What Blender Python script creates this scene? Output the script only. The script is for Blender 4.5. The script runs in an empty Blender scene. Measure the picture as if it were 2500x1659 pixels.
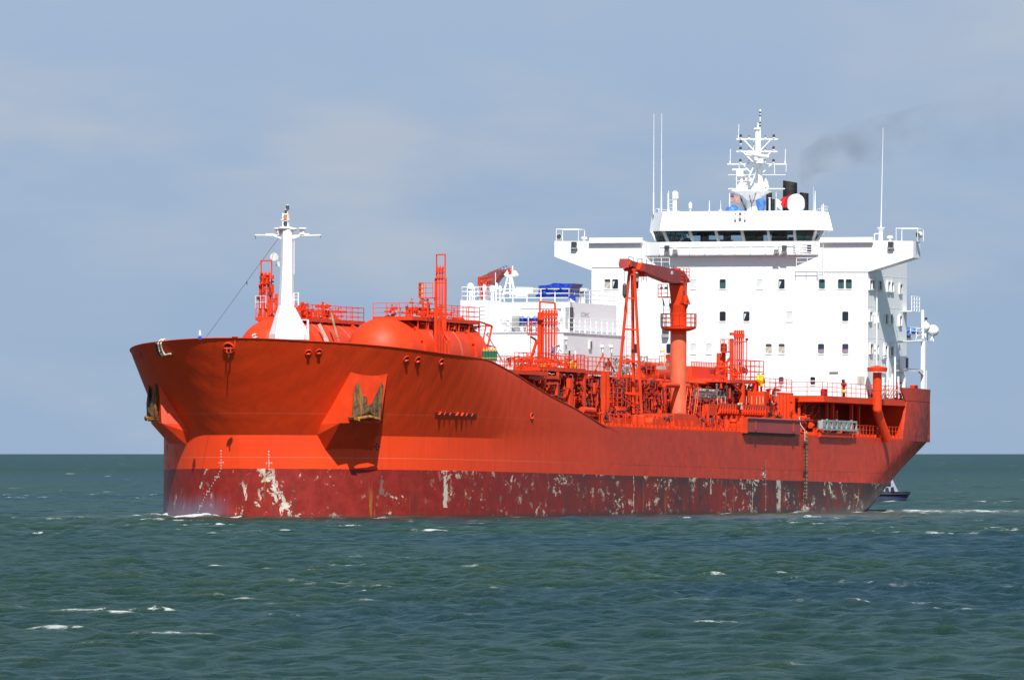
import bpy, math, random
import numpy as np
from mathutils import Vector, Matrix
from mathutils.bvhtree import BVHTree
R = math.radians
random.seed(7)
SC = bpy.context.scene
COL = SC.collection

# ------------------------------------------------------------------ camera
CAM_H = 5.14
cam = bpy.data.cameras.new('camera'); camo = bpy.data.objects.new('camera', cam); COL.objects.link(camo)
camo.location = (0, 0, CAM_H); camo.rotation_euler = (R(90), 0, 0)
cam.sensor_width = 36; cam.lens = 397.6; cam.shift_y = 0.1111
cam.clip_start = 5; cam.clip_end = 500000
SC.camera = camo
# ------------------------------------------------------------------ light
TH = 20.0                      # ship heading against the line of sight
SUN_EL, SUN_PORT = 51.5, 25.0
fwd = Vector((-math.sin(R(TH)), -math.cos(R(TH)), 0)); port = Vector((math.cos(R(TH)), -math.sin(R(TH)), 0))
sh = fwd*math.cos(R(SUN_PORT)) + port*math.sin(R(SUN_PORT))
sdir = Vector((sh.x*math.cos(R(SUN_EL)), sh.y*math.cos(R(SUN_EL)), math.sin(R(SUN_EL))))
sl = bpy.data.lights.new('sun', 'SUN'); sl.energy = 5.0; sl.angle = R(.5); sl.color = (1, .97, .92)
so = bpy.data.objects.new('sun', sl); COL.objects.link(so)
so.rotation_euler = sdir.to_track_quat('Z', 'Y').to_euler(); so.location = (0, 0, 200)
W = bpy.data.worlds.new('World'); SC.world = W; W.use_nodes = True
SC.view_settings.view_transform = 'Standard'; SC.view_settings.look = 'None'; SC.view_settings.exposure = 0.35; SC.view_settings.gamma = 1

class NT:
    """tiny node helper"""
    def __init__(s, nt): s.t = nt
    def n(s, typ, props=None, **ins):
        nd = s.t.nodes.new(typ)
        for k, v in (props or {}).items(): setattr(nd, k, v)
        for k, v in ins.items():
            k = k.replace('_', ' ') if not k.startswith('i') or not k[1:].isdigit() else int(k[1:])
            s.set(nd.inputs[k], v)
        return nd
    def set(s, sock, v):
        if hasattr(v, 'bl_idname') and v.bl_idname.startswith('NodeSocket'): s.t.links.new(v, sock)
        elif hasattr(v, 'outputs'): s.t.links.new(v.outputs[0], sock)
        else: sock.default_value = v
    def math(s, op, a, b=0., c=None, clamp=False):
        nd = s.n('ShaderNodeMath', {'operation': op, 'use_clamp': clamp}, i0=a, i1=b)
        if c is not None: s.set(nd.inputs[2], c)
        return nd.outputs[0]
    def mix(s, f, a, b, mode='MIX'):
        nd = s.n('ShaderNodeMix', {'data_type': 'RGBA', 'blend_type': mode})
        s.set(nd.inputs[0], f)
        s.set(nd.inputs[6], a if not isinstance(a, tuple) else (*a[:3], 1)); s.set(nd.inputs[7], b if not isinstance(b, tuple) else (*b[:3], 1))
        return nd.outputs[2]
    def ramp(s, v, lo, hi, a=0., b=1.):
        nd = s.n('ShaderNodeMapRange', {'clamp': True, 'interpolation_type': 'SMOOTHSTEP'}, i0=v, i1=lo, i2=hi, i3=a, i4=b)
        return nd.outputs[0]
    def noise(s, vec, scale, detail=4., rough=.55, sx=1, sy=1, sz=1, off=0., dist=0.):
        m = s.n('ShaderNodeMapping', i0=vec, i1=(off, off*.7, off*.3), i3=(sx, sy, sz))
        nd = s.n('ShaderNodeTexNoise', None, Vector=m.outputs[0], Scale=scale, Detail=detail, Roughness=rough, Distortion=dist)
        return nd.outputs[0]

def build_world():
    h = NT(W.node_tree); bg = W.node_tree.nodes['Background']
    sky = h.n('ShaderNodeTexSky', {'sky_type': 'NISHITA', 'sun_disc': False, 'sun_elevation': R(SUN_EL), 'sun_rotation': math.atan2(sdir.x, sdir.y), 'air_density': 1.2, 'dust_density': 1.0, 'ozone_density': 2.0})
    tc = h.n('ShaderNodeTexCoord').outputs['Generated']
    z = h.n('ShaderNodeSeparateXYZ', None, i0=tc).outputs[2]
    # thin veil of haze low over the sea, with streaks of faint cloud in it
    n1 = h.noise(tc, 30., 5., .5, sz=3.2, off=3.1)
    n2 = h.noise(tc, 11., 3., .5, sz=3., off=8.3)
    cloud = h.math('MULTIPLY', h.ramp(n1, .40, .70), h.ramp(n2, .36, .60))
    veil = h.mix(h.ramp(z, 0., .05), (.255, .350, .485), (.285, .375, .515))
    veil = h.mix(h.math('MULTIPLY', cloud, .8), veil, (.40, .435, .49))
    veil = h.mix(h.math('MULTIPLY', h.ramp(n2, .5, .75), .35), veil, (.235, .325, .47))
    skyc = h.mix(1., sky.outputs[0], (.072, .079, .081), 'MULTIPLY')
    fin = h.mix(h.ramp(z, .042, .085), veil, skyc)
    W.node_tree.links.new(fin, bg.inputs[0]); bg.inputs[1].default_value = 1.
build_world()

# ------------------------------------------------------------------ ship frame
th = R(TH); TRIM = .0122
aft = Vector((math.sin(th), math.cos(th), 0)); stb = Vector((-math.cos(th), math.sin(th), 0)); upv = Vector((0, 0, 1))
ca, sa = math.cos(TRIM), math.sin(TRIM)
ax = aft*ca - upv*sa; az = upv*ca + aft*sa
ORG = Vector(((563-1181.5)/29., 900., 0.))
SM = Matrix(((ax.x, stb.x, az.x, ORG.x), (ax.y, stb.y, az.y, ORG.y), (ax.z, stb.z, az.z, ORG.z), (0, 0, 0, 1)))
SMI = SM.inverted()
FPX = 27613.
WIN = dict(A1=(280,780,3.136),A2=(600,480,4.127),A3=(700,780,3.136),A4=(850,600,5.2275),B1=(1100,620,5.2275),B2=(1250,800,5.227),B3=(1650,780,5.226),B4=(1950,740,4.357),C1=(1340,480,5.9075),C2=(1740,260,6.031),C3=(1740,480,4.2196),C4=(2000,700,2.703),D1=(1500,620,7.127),D5=(1780,880,9.8),D3=(1820,1020,6.27),D4=(2120,1120,11.2),E=(620,1090,8.71),S=(0,0,1/1.058))
def ray(w, a, b):
    ox, oy, s = WIN[w]; px, py = ox + a/s, oy + b/s
    d = Vector(((px-1250.)/FPX, 1., -(py-1107.2)/FPX))
    return SMI @ Vector((0, 0, CAM_H)), (SMI.to_3x3() @ d)
def P(w, a, b, x=None, y=None, z=None):
    """surveyed point of the ship: a direction met with a known ship plane (frame, beam or height)"""
    o, d = ray(w, a, b)
    if x is not None: k = (x-o.x)/d.x
    elif y is not None: k = (y-o.y)/d.y
    else: k = (z-o.z)/d.z
    return o + d*k

# ------------------------------------------------------------------ materials
MATS = {}
def principled(name, color, rough=.5, metal=0., spec=.5, bump=0., bscale=3., var=.12, vscale=.6, coat=0., grime=None):
    m = bpy.data.materials.new(name); m.use_nodes = True; h = NT(m.node_tree); bs = m.node_tree.nodes['Principled BSDF']
    tc = h.n('ShaderNodeTexCoord').outputs['Object']
    v = h.noise(tc, vscale, 6., .6)
    dark = tuple(c*(1-var*1.8) for c in color); lite = tuple(min(1, c*(1+var*.6)) for c in color)
    c = h.mix(h.ramp(v, .3, .7), dark, lite)
    if grime:
        g = h.noise(tc, 1.2, 6., .7, sz=.18, sx=2., sy=2., off=5.)
        c = h.mix(h.math('MULTIPLY', h.ramp(g, .56 if name != 'rust' else .46, .78 if name != 'rust' else .62), grime[1]), c, grime[0])
    h.set(bs.inputs['Base Color'], c)
    rv = h.math('MULTIPLY_ADD', v, .25, rough-.12); h.set(bs.inputs['Roughness'], rv)
    bs.inputs['Metallic'].default_value = metal; bs.inputs['Specular IOR Level'].default_value = spec
    if coat: bs.inputs['Coat Weight'].default_value = coat
    if bump:
        bn = h.n('ShaderNodeBump', None, Strength=.6, Distance=bump, Height=h.noise(tc, bscale, 4.))
        h.set(bs.inputs['Normal'], bn.outputs[0])
    MATS[name] = m; return m
principled('red', (.74, .050, .008), .5, spec=.3, bump=.006, bscale=2., var=.10, grime=((.30, .045, .02), .45))
principled('faded_red', (.74, .13, .055), .5, bump=.006, var=.12, grime=((.45, .06, .03), .6))
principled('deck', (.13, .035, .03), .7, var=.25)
principled('dull_red', (.30, .028, .020), .5, var=.12, grime=((.16, .03, .02), .5))
principled('white', (.82, .82, .82), .4, var=.015, bump=.002, bscale=1., grime=((.66, .64, .60), .08))
principled('off_white', (.66, .66, .62), .45, var=.08, grime=((.45, .40, .32), .5))
principled('grey', (.34, .36, .35), .5, var=.15, grime=((.2, .17, .14), .5))
principled('steel', (.55, .54, .5), .3, metal=.8, var=.3, vscale=3.)
principled('black', (.015, .015, .018), .55, var=.3)
principled('soot', (.022, .018, .017), .6, var=.4, bump=.01)
principled('dark_grey', (.06, .06, .065), .5, var=.2)
principled('rust', (.10, .055, .022), .85, var=.45, vscale=2.2, bump=.03, bscale=5., grime=((.26, .11, .02), .9))
principled('rust_orange', (.42, .17, .03), .85, var=.5, vscale=2., bump=.02)
principled('blue_tarp', (.012, .055, .48), .45, var=.35, vscale=3., bump=.05, bscale=3.)
principled('light_blue', (.06, .20, .62), .5, var=.25, vscale=3., bump=.05, bscale=3.)
principled('yellow', (.85, .62, .01), .5, var=.15, vscale=3.)
principled('green', (.02, .16, .10), .4, var=.2)
principled('orange', (.8, .22, .02), .5, var=.1)
principled('rope', (.72, .64, .45), .85, var=.2, vscale=6., bump=.02, bscale=9.)
principled('bright_red', (.60, .01, .015), .5, var=.15)
principled('curtain', (.50, .47, .38), .8, var=.2, vscale=3.)
principled('blind', (.62, .66, .64), .8, var=.08)
principled('faint', (.50, .40, .42), .7, var=.1)
principled('lilac', (.28, .20, .24), .8, var=.2)
principled('maroon', (.36, .050, .045), .5, var=.12, grime=((.2, .03, .025), .5))  # on jib and fender: red with the unlit side's shade put in
principled('wood', (.42, .30, .16), .8, var=.3)
principled('navy', (.03, .04, .09), .5, var=.2)
principled('shaded_cabin_white', (.30, .32, .42), .5, var=.08)  # launch cabin white with its shade put into the colour
def glass(name, col, rough=.06):
    m = bpy.data.materials.new(name); m.use_nodes = True; h = NT(m.node_tree); bs = m.node_tree.nodes['Principled BSDF']
    tc = h.n('ShaderNodeTexCoord').outputs['Object']
    h.set(bs.inputs['Base Color'], h.mix(h.noise(tc, 1.3, 3.), col, tuple(c*2.2+.003 for c in col)))
    bs.inputs['Roughness'].default_value = rough; bs.inputs['Specular IOR Level'].default_value = .55
    MATS[name] = m
glass('glass', (.008, .012, .016)); glass('green_glass', (.02, .06, .055), .08)
def clear_glass():
    m = bpy.data.materials.new('bridge_glass'); m.use_nodes = True; h = NT(m.node_tree); nt = m.node_tree
    tr = h.n('ShaderNodeBsdfTransparent', None, Color=(.42, .60, .66, 1)); gl = h.n('ShaderNodeBsdfGlossy', None, Roughness=.03)
    mx = h.n('ShaderNodeMixShader', None, i0=h.n('ShaderNodeFresnel', None, IOR=1.6).outputs[0], i1=tr.outputs[0], i2=gl.outputs[0])
    nt.links.new(mx.outputs[0], nt.nodes['Material Output'].inputs[0]); MATS['bridge_glass'] = m
clear_glass()

def hull_material():
    m = bpy.data.materials.new('hull_paint'); m.use_nodes = True; h = NT(m.node_tree); bs = m.node_tree.nodes['Principled BSDF']
    tc = h.n('ShaderNodeTexCoord').outputs['Object']; sp = h.n('ShaderNodeSeparateXYZ', None, i0=tc)
    x, y, z = sp.outputs
    big = h.noise(tc, .12, 5., .6); fine = h.noise(tc, 1.1, 6., .65)
    streak = h.noise(tc, 1.0, 5., .6, sx=1.3, sy=1.3, sz=.09)
    streak2 = h.noise(tc, 1.0, 6., .7, sx=3.2, sy=3.2, sz=.16, off=4.)
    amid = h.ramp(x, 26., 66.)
    top = h.mix(h.ramp(big, .35, .65), (.70, .046, .008), (.76, .056, .010))
    top = h.mix(h.math('MULTIPLY', h.ramp(streak, .5, .75), .3), top, (.42, .035, .014))
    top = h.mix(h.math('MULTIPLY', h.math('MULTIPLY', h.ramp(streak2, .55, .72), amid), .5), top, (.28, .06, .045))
    # worn, chalky paint amidships and aft, with the dim side's shade mixed in
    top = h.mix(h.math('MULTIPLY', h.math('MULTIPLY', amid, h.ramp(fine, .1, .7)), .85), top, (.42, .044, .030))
    # weld seam
    for zz, wd, ft in ((4.88, .022, .5), (8.35, .03, .25)):
        dz = h.math('ABSOLUTE', h.math('SUBTRACT', z, zz))
        seam = h.math('MULTIPLY', h.math('LESS_THAN', dz, wd), ft)
        top = h.mix(seam, top, h.mix(h.ramp(x, 25., 60.), (.75, .22, .13), (.07, .015, .01)))
    # plate butts
    fr = h.math('ABSOLUTE', h.math('SUBTRACT', h.math('FRACT', h.math('DIVIDE', x, 11.7)), .5))
    top = h.mix(h.math('MULTIPLY', h.math('LESS_THAN', fr, .0022), .35), top, (.25, .03, .02))
    scuff = h.math('MULTIPLY', h.ramp(h.noise(tc, .9, 7., .7, sx=.7, sz=.5, off=17.), .64, .70), amid)
    top = h.mix(h.math('MULTIPLY', scuff, .55), top, (.12, .06, .055))
    # dirty counter at the stern
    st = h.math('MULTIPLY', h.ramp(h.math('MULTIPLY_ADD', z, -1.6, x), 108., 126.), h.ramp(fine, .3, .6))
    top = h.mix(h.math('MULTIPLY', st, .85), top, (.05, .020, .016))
    # boot topping
    lowc = h.mix(h.ramp(fine, .35, .65), (.20, .016, .012), (.27, .023, .016))
    lowc = h.mix(h.math('MULTIPLY', h.ramp(x, 22., 60.), h.ramp(h.noise(tc, .5, 5., .7, sx=.7, sz=.5, off=2.), .40, .62)), lowc, (.075, .028, .028))
    lowc = h.mix(h.math('MULTIPLY', h.ramp(streak2, .52, .72), .8), lowc, (.10, .030, .022))
    lowc = h.mix(h.math('MULTIPLY', h.ramp(x, 84., 120.), .75), lowc, (.045, .022, .022))
    band = h.ramp(z, 3.0, 3.97); lowc = h.mix(h.math('MULTIPLY', band, h.math('MULTIPLY', h.ramp(x, 18., 60.), .6)), lowc, (.05, .022, .022))
    # brown primer patches
    gp = h.ramp(h.noise(tc, .75, 4., .5, sx=1., sz=.8, off=31.), .655, .675)
    lowc = h.mix(h.math('MULTIPLY', gp, .8), lowc, (.17, .12, .09))
    # white flaked areas: ragged flakes amidships, one big scrape by the stem
    fl = h.noise(tc, .95, 8., .70, sx=.50, sy=1.2, sz=.85, off=11., dist=.35)
    fl2 = h.noise(tc, 1.5, 8., .70, sx=.55, sy=1.2, sz=.80, off=23., dist=.4)
    dx = h.math('DIVIDE', h.math('SUBTRACT', y, h.math('MULTIPLY_ADD', z, .62, -3.9)), 1.5); scr = h.math('SUBTRACT', 1., h.math('ABSOLUTE', dx), clamp=True)
    scr = h.math('MULTIPLY', scr, h.math('LESS_THAN', x, 4.))
    f1 = h.ramp(h.math('ADD', fl, h.math('MULTIPLY', scr, .10)), .590, .605)
    f2 = h.math('MULTIPLY', h.ramp(fl2, .575, .59), h.ramp(x, 5., 30.))
    flk = h.math('MAXIMUM', f1, f2)
    clus = h.noise(tc, .35, 3., .5, sx=.4, sz=1.0, off=77.); flk = h.math('MULTIPLY', flk, h.math('MAXIMUM', h.ramp(clus, .45, .55), scr))
    lowc = h.mix(flk, lowc, h.mix(h.ramp(fine, .3, .7), (.30, .22, .16), (.66, .60, .49)))
    # long bare scrapes left by fenders and a few hair-thin scratches
    for (a_, b_, w_, t0, t1) in ((1082,1130,.30,3.5,1.0),(1797,1130,.60,4.2,1.2),(1856,1150,.38,3.0,1.2),(1737,1130,.12,4.5,1.0),(1462,1130,.10,4.2,1.4),(1640,1130,.22,4.0,2.6)):
        xx = P('S', a_, b_, y=-14).x
        dd = h.math('ABSOLUTE', h.math('SUBTRACT', h.math('ADD', x, h.math('MULTIPLY', h.math('SUBTRACT', fine, .5), 1.1)), xx))
        mk = h.math('MULTIPLY', h.ramp(dd, w_, w_*.75), h.math('MULTIPLY', h.math('MULTIPLY', h.math('LESS_THAN', z, t0), h.math('GREATER_THAN', z, t1)), h.ramp(fl2, .44, .50)))
        lowc = h.mix(h.math('MULTIPLY', mk, .85), lowc, (.58, .52, .42))
    # rust runs
    rr = h.math('MULTIPLY', h.ramp(h.noise(tc, 1., 5., .6, sx=1.5, sy=1.5, sz=.10, off=41.), .64, .70), h.ramp(z, 4.6, 1.5))
    lowc = h.mix(h.math('MULTIPLY', rr, .7), lowc, (.30, .13, .02))
    # salt and slime near the water on the starboard bow
    sl_ = h.math('MULTIPLY', h.ramp(h.math('ADD', z, h.math('MULTIPLY', streak2, 2.4)), 3.4, 1.9), h.ramp(y, .5, 3.5))
    lowc = h.mix(h.math('MULTIPLY', sl_, .75), lowc, (.17, .14, .19))
    wet = h.ramp(h.math('ADD', h.math('MULTIPLY_ADD', x, -.0122, z), h.math('MULTIPLY', big, .6)), .75, .35)
    lowc = h.mix(h.math('MULTIPLY', wet, .75), lowc, (.05, .035, .035))
    zed = h.math('ADD', z, h.math('MULTIPLY', h.math('SUBTRACT', fine, .5), .05))
    col = h.mix(h.math('GREATER_THAN', zed, 3.97), lowc, top)
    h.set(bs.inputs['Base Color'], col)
    h.set(bs.inputs['Roughness'], h.math('MULTIPLY_ADD', fine, .2, h.math('MULTIPLY_ADD', flk, .2, .36)))
    bs.inputs['Specular IOR Level'].default_value = .22
    # plates ripple between the frames; slight unevenness everywhere
    wv = h.noise(tc, 1., 2., .5, sx=1.15, sy=.5, sz=.12, off=9.)
    b1 = h.n('ShaderNodeBump', None, Strength=.5, Distance=.10, Height=wv)
    b2 = h.n('ShaderNodeBump', None, Strength=.4, Distance=.02, Height=h.noise(tc, .8, 4., .6), Normal=b1.outputs[0])
    fh = h.math('MULTIPLY', h.math('SINE', h.math('MULTIPLY', h.math('MULTIPLY_ADD', z, -.55, x), 2*math.pi/1.9)), h.math('MULTIPLY', h.ramp(x, 48., 20., 0., .008), h.ramp(z, 6.9, 8.)))
    b3 = h.n('ShaderNodeBump', None, Strength=.5, Distance=1., Height=fh, Normal=b2.outputs[0])
    h.set(bs.inputs['Normal'], b3.outputs[0])
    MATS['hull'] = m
hull_material()

# ------------------------------------------------------------------ mesh builder
class MB:
    def __init__(s): s.v = []; s.f = []; s.m = []; s.mats = []; s.cur = 0
    def mat(s, name):
        if name not in s.mats: s.mats.append(name)
        s.cur = s.mats.index(name); return s
    def add(s, vs, fs):
        k = len(s.v); s.v += [Vector(v) for v in vs]
        for f in fs: s.f.append([k+i for i in f]); s.m.append(s.cur)
    def box(s, a, b):
        (x0, y0, z0), (x1, y1, z1) = a, b
        s.add([(x0,y0,z0),(x1,y0,z0),(x1,y1,z0),(x0,y1,z0),(x0,y0,z1),(x1,y0,z1),(x1,y1,z1),(x0,y1,z1)],
              [(0,3,2,1),(4,5,6,7),(0,1,5,4),(1,2,6,5),(2,3,7,6),(3,0,4,7)]); return s
    def cbox(s, c, d): return s.box((c[0]-d[0]/2, c[1]-d[1]/2, c[2]-d[2]/2), (c[0]+d[0]/2, c[1]+d[1]/2, c[2]+d[2]/2))
    def frame(s, d):
        d = d.normalized(); u = Vector((0, 0, 1)) if abs(d.z) < .95 else Vector((1, 0, 0))
        a = d.cross(u).normalized(); return a, a.cross(d).normalized()
    def cyl(s, p, q, r, r2=None, n=8, cap=True):
        p, q = Vector(p), Vector(q); r2 = r if r2 is None else r2
        if (q-p).length < 1e-6: return s
        a, b = s.frame(q-p); vs = []
        for c, rr in ((p, r), (q, r2)):
            for i in range(n):
                t = 2*math.pi*(i+.5)/n; vs.append(c + (a*math.cos(t)+b*math.sin(t))*rr)
        fs = [(i, (i+1) % n, n+(i+1) % n, n+i) for i in range(n)]
        if cap: fs += [tuple(range(n))[::-1], tuple(range(n, 2*n))]
        s.add(vs, fs); return s
    def bar(s, p, q, w, h=None):
        """rectangular member from p to q"""
        p, q = Vector(p), Vector(q); h = h or w; a, b = s.frame(q-p)
        vs = [c + a*i*w/2 + b*j*h/2 for c in (p, q) for i, j in ((-1,-1),(1,-1),(1,1),(-1,1))]
        s.add(vs, [(0,1,5,4),(1,2,6,5),(2,3,7,6),(3,0,4,7),(3,2,1,0),(4,5,6,7)]); return s
    def tube(s, pts, r, n=6):
        for a, b in zip(pts, pts[1:]): s.cyl(a, b, r, n=n)
        return s
    def prism(s, pts, off):
        """polygon (list of points) swept by the vector off"""
        pts = [Vector(p) for p in pts]; off = Vector(off); n = len(pts)
        s.add(pts + [p+off for p in pts], [tuple(range(n)), tuple(range(n, 2*n))[::-1]] + [(i, n+i, n+(i+1) % n, (i+1) % n) for i in range(n)]); return s
    def lathe(s, base, axis, prof, n=24):
        """prof: (distance along axis, radius)"""
        base = Vector(base); axis = Vector(axis).normalized(); a, b = s.frame(axis); vs = []
        for d, r in prof:
            for i in range(n):
                t = 2*math.pi*i/n; vs.append(base + axis*d + (a*math.cos(t)+b*math.sin(t))*r)
        fs = []
        for k in range(len(prof)-1):
            for i in range(n): fs.append((k*n+i, k*n+(i+1) % n, (k+1)*n+(i+1) % n, (k+1)*n+i))
        fs += [tuple(range(n))[::-1], tuple(range((len(prof)-1)*n, len(prof)*n))]
        s.add(vs, fs); return s
    def sphere(s, c, r, sz=1., n=14):
        c = Vector(c); s.lathe(c-Vector((0, 0, r*sz)), (0, 0, 1), [(r*sz*(1-math.cos(math.pi*k/8)), max(.002, r*math.sin(math.pi*k/8))) for k in range(9)], n); return s
    def rail(s, pts, h=1.1, bars=3, r=.032, gap=1.5, close=False):
        pts = [Vector(p) for p in pts]
        if close: pts.append(pts[0])
        for a, b in zip(pts, pts[1:]):
            L = (b-a).length; k = max(1, round(L/gap))
            for i in range(k+1):
                p = a.lerp(b, i/k); s.cyl(p, p+Vector((0, 0, h)), r, n=5)
            for j in range(bars): d = Vector((0, 0, h*(j+1)/bars)); s.cyl(a+d, b+d, r*.8, n=5)
        return s
    def ladder(s, p, q, w=.4, side=(0, 1, 0), step=.33, r=.025):
        p, q = Vector(p), Vector(q); sd = Vector(side).normalized()*w/2
        s.cyl(p-sd, q-sd, r, n=5); s.cyl(p+sd, q+sd, r, n=5); L = (q-p).length
        for i in range(1, int(L/step)): c = p.lerp(q, i*step/L); s.cyl(c-sd, c+sd, r*.7, n=4)
        return s
    def build(s, name, parent=None, mat=None, base=None, smooth=None):
        base = Vector(base) if base is not None else Vector()
        me = bpy.data.meshes.new(name); me.from_pydata([v-base for v in s.v], [], s.f)
        if mat and not s.mats: s.mats = [mat]
        for mm in s.mats: me.materials.append(MATS[mm])
        me.polygons.foreach_set('material_index', s.m)
        if smooth:
            me.polygons.foreach_set('use_smooth', [True]*len(s.f)); me.update(); me.set_sharp_from_angle(angle=R(smooth))
        me.update()
        o = bpy.data.objects.new(name, me); COL.objects.link(o)
        if parent is not None: o.parent = parent
        return o
def thing(name, label, cat, loc, group=None):
    """a loose thing aboard: an Empty at its base, in the ship's attitude"""
    o = bpy.data.objects.new(name, None); COL.objects.link(o)
    o.matrix_world = SM @ Matrix.Translation(Vector(loc)); tag(o, label, cat, group); return o
def tag(o, label, cat, group=None, kind=None):
    if label: o['label'] = label
    if cat: o['category'] = cat
    if group: o['group'] = group
    if kind: o['kind'] = kind
def single(mb, name, label, cat, loc, mat=None, group=None, smooth=None):
    """a loose thing aboard that is one mesh"""
    o = mb.build(name, None, mat, loc, smooth); o.matrix_world = SM @ Matrix.Translation(Vector(loc)); tag(o, label, cat, group); return o

SHIP = bpy.data.objects.new('tanker_ship', None); COL.objects.link(SHIP); SHIP.matrix_world = SM
tag(SHIP, 'large orange-red gas tanker with white accommodation block, riding at sea', 'ship')
def part(mb, name, mat=None, parent=None, smooth=None):
    """builds a part; pieces that stand clear of each other become parts of their own"""
    fs = mb.f; par = list(range(len(mb.v)))
    def find(i):
        while par[i] != i: par[i] = par[par[i]]; i = par[i]
        return i
    for f in fs:
        a = find(f[0])
        for k in f[1:]: par[find(k)] = a
    isl = {}
    for i, f in enumerate(fs): isl.setdefault(find(f[0]), []).append(i)
    keys = list(isl); n = len(keys)
    if n == 1 or n > 2500: return mb.build(name, parent or SHIP, mat, None, smooth)
    lo, hi = np.zeros((n, 3)), np.zeros((n, 3))
    for j, k in enumerate(keys):
        c = np.array([mb.v[v][:] for i in isl[k] for v in fs[i]]); lo[j] = c.min(0)-.04; hi[j] = c.max(0)+.04
    grp = list(range(n))
    def fg(i):
        while grp[i] != i: grp[i] = grp[grp[i]]; i = grp[i]
        return i
    for j in range(n):
        t = np.nonzero(((lo[j] <= hi) & (hi[j] >= lo)).all(1))[0]
        for q in t:
            if q > j: grp[fg(int(q))] = fg(j)
    cl = {}
    for j in range(n): cl.setdefault(fg(j), []).append(j)
    if len(cl) == 1 or len(cl) > 40: return mb.build(name, parent or SHIP, mat, None, smooth)
    groups = sorted(cl.values(), key=lambda g: -sum(len(isl[keys[j]]) for j in g)); first = None
    for g in groups:
        idx = [i for j in g for i in isl[keys[j]]]; m2 = MB(); m2.mats = list(mb.mats); mp = {}
        for i in idx:
            f = []
            for v in fs[i]:
                if v not in mp: mp[v] = len(m2.v); m2.v.append(mb.v[v])
                f.append(mp[v])
            m2.f.append(f); m2.m.append(mb.m[i])
        o = m2.build(name, parent or SHIP, mat, None, smooth); first = first or o
    return first
V = Vector
DK, CW, PD = 7.87, 12.95, 11.5      # main deck, catwalk and poop deck heights
interp = lambda v, xs, ys: float(np.interp(v, xs, ys))

# ------------------------------------------------------------------ hull
A_LO, A_DK, DKS = 27.6, 19.8, -4.2
KN = 6.64
def sheer(t):
    return interp(t, [-4.3,-2.3,.7,4.7,9.35,14,17.3,19.5,21.5,24,29,33.5,39.5,45.5,46.9],
                     [14.27,14.06,13.87,13.6,13.27,13.08,12.98,12.75,12.42,12.02,11.02,10.2,9.28,8.1,DK])
def aftedge(z): return interp(z, [-2.5, 1.6, 5, 7.87, 12.6], [103, 109, 118.5, 127, 128.3])
def aftlen(z): return interp(z, [-2.5, 1.6, 5, 7.87], [26, 26, 24, 24])
def hb(t, z):
    t0 = aftedge(z); a = aftlen(z)
    return 14. if t <= t0 else 14*math.sqrt(max(0, 1-((t-t0)/a)**2))
TR = 138.
L_ENT, M_ENT = 50., 4.15
def lowb(t): return 14*math.sqrt(max(0., 1-(1-min(t, L_ENT)/L_ENT)**M_ENT))
LT = [L_ENT*(i/400)**2 for i in range(401)]
LPH = [0.]+[math.atan2(LT[i+1]-LT[i-1], lowb(LT[i+1])-lowb(LT[i-1])) for i in range(1, 400)]+[math.pi/2]
def build_hull():
    cols = []
    lows = [-2.5, -.5, 1.6, 3.3, 5.2, KN]; NU = 9; nb = 40
    def column(xl, yl, xd, yd, zt):
        c = [V((xl, yl, z)) for z in lows]
        for k in range(1, NU+1):
            s = k/NU; s2 = s
            c.append(V((xl+(xd-xl)*s2, yl+(yd-yl)*s2, KN+(zt-KN)*s)))
        return c
    for k in range(nb+1):
        ph = math.pi/2*k/nb
        ud = math.atan2(14*math.sin(ph), A_DK*math.cos(ph)) if k < nb else math.pi/2
        xl = float(np.interp(ph, LPH, LT)); yl = lowb(xl); xd, yd = DKS+A_DK*(1-math.cos(ud)), 14*math.sin(ud)
        cols.append(column(xl, yl, xd, yd, sheer(xd)))
    for k in range(1, 25):
        s = k/24; xl = L_ENT+6*s; xd = DKS+A_DK+(46.9-DKS-A_DK)*s; cols.append(column(xl, 14, xd, 14, sheer(xd)))
    zs = [v.z for v in cols[-1]]
    x0s = [v.x for v in cols[-1]]
    for k in range(1, 21): cols.append([V((x0+(min(aftedge(z), TR)-x0)*k/20, 14, z)) for z, x0 in zip(zs, x0s)])
    for k in range(1, 17):
        v = math.sin(math.pi/2*k/16) if k < 16 else 1
        cols.append([V((aftedge(z)+(min(aftedge(z)+aftlen(z), TR)-aftedge(z))*v, hb(aftedge(z)+(min(aftedge(z)+aftlen(z), TR)-aftedge(z))*v, z), z)) for z in zs])
    mb = MB().mat('hull'); nr = len(zs)
    for sgn in (1, -1):
        base = len(mb.v)
        mb.v += [V((c.x, c.y*sgn, c.z)) for col in cols for c in col]
        for i in range(len(cols)-1):
            for j in range(nr-1):
                q = [base+i*nr+j, base+(i+1)*nr+j, base+(i+1)*nr+j+1, base+i*nr+j+1]
                mb.f.append(q if sgn < 0 else q[::-1]); mb.m.append(0)
    n = len(cols)*nr; e = (len(cols)-1)*nr
    for j in range(nr-1): mb.f.append([e+j, n+e+j, n+e+j+1, e+j+1]); mb.m.append(0)
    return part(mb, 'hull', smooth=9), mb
HULL, hmb = build_hull()
bvh = BVHTree.FromPolygons(hmb.v, hmb.f)
def hit(w, a, b):
    """point and outward normal where a surveyed direction meets the hull plating"""
    o, d = ray(w, a, b); loc, nor, i, dist = bvh.ray_cast(o, d.normalized())
    if loc is None:      # just off the silhouette: take the nearest plating
        q = o+d.normalized()*905.
        for _ in range(3): loc, nor, i, dist = bvh.find_nearest(q); q = o+d.normalized()*((loc-o).dot(d.normalized()))
    if nor.dot(d) > 0: nor = -nor
    return loc, nor
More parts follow.
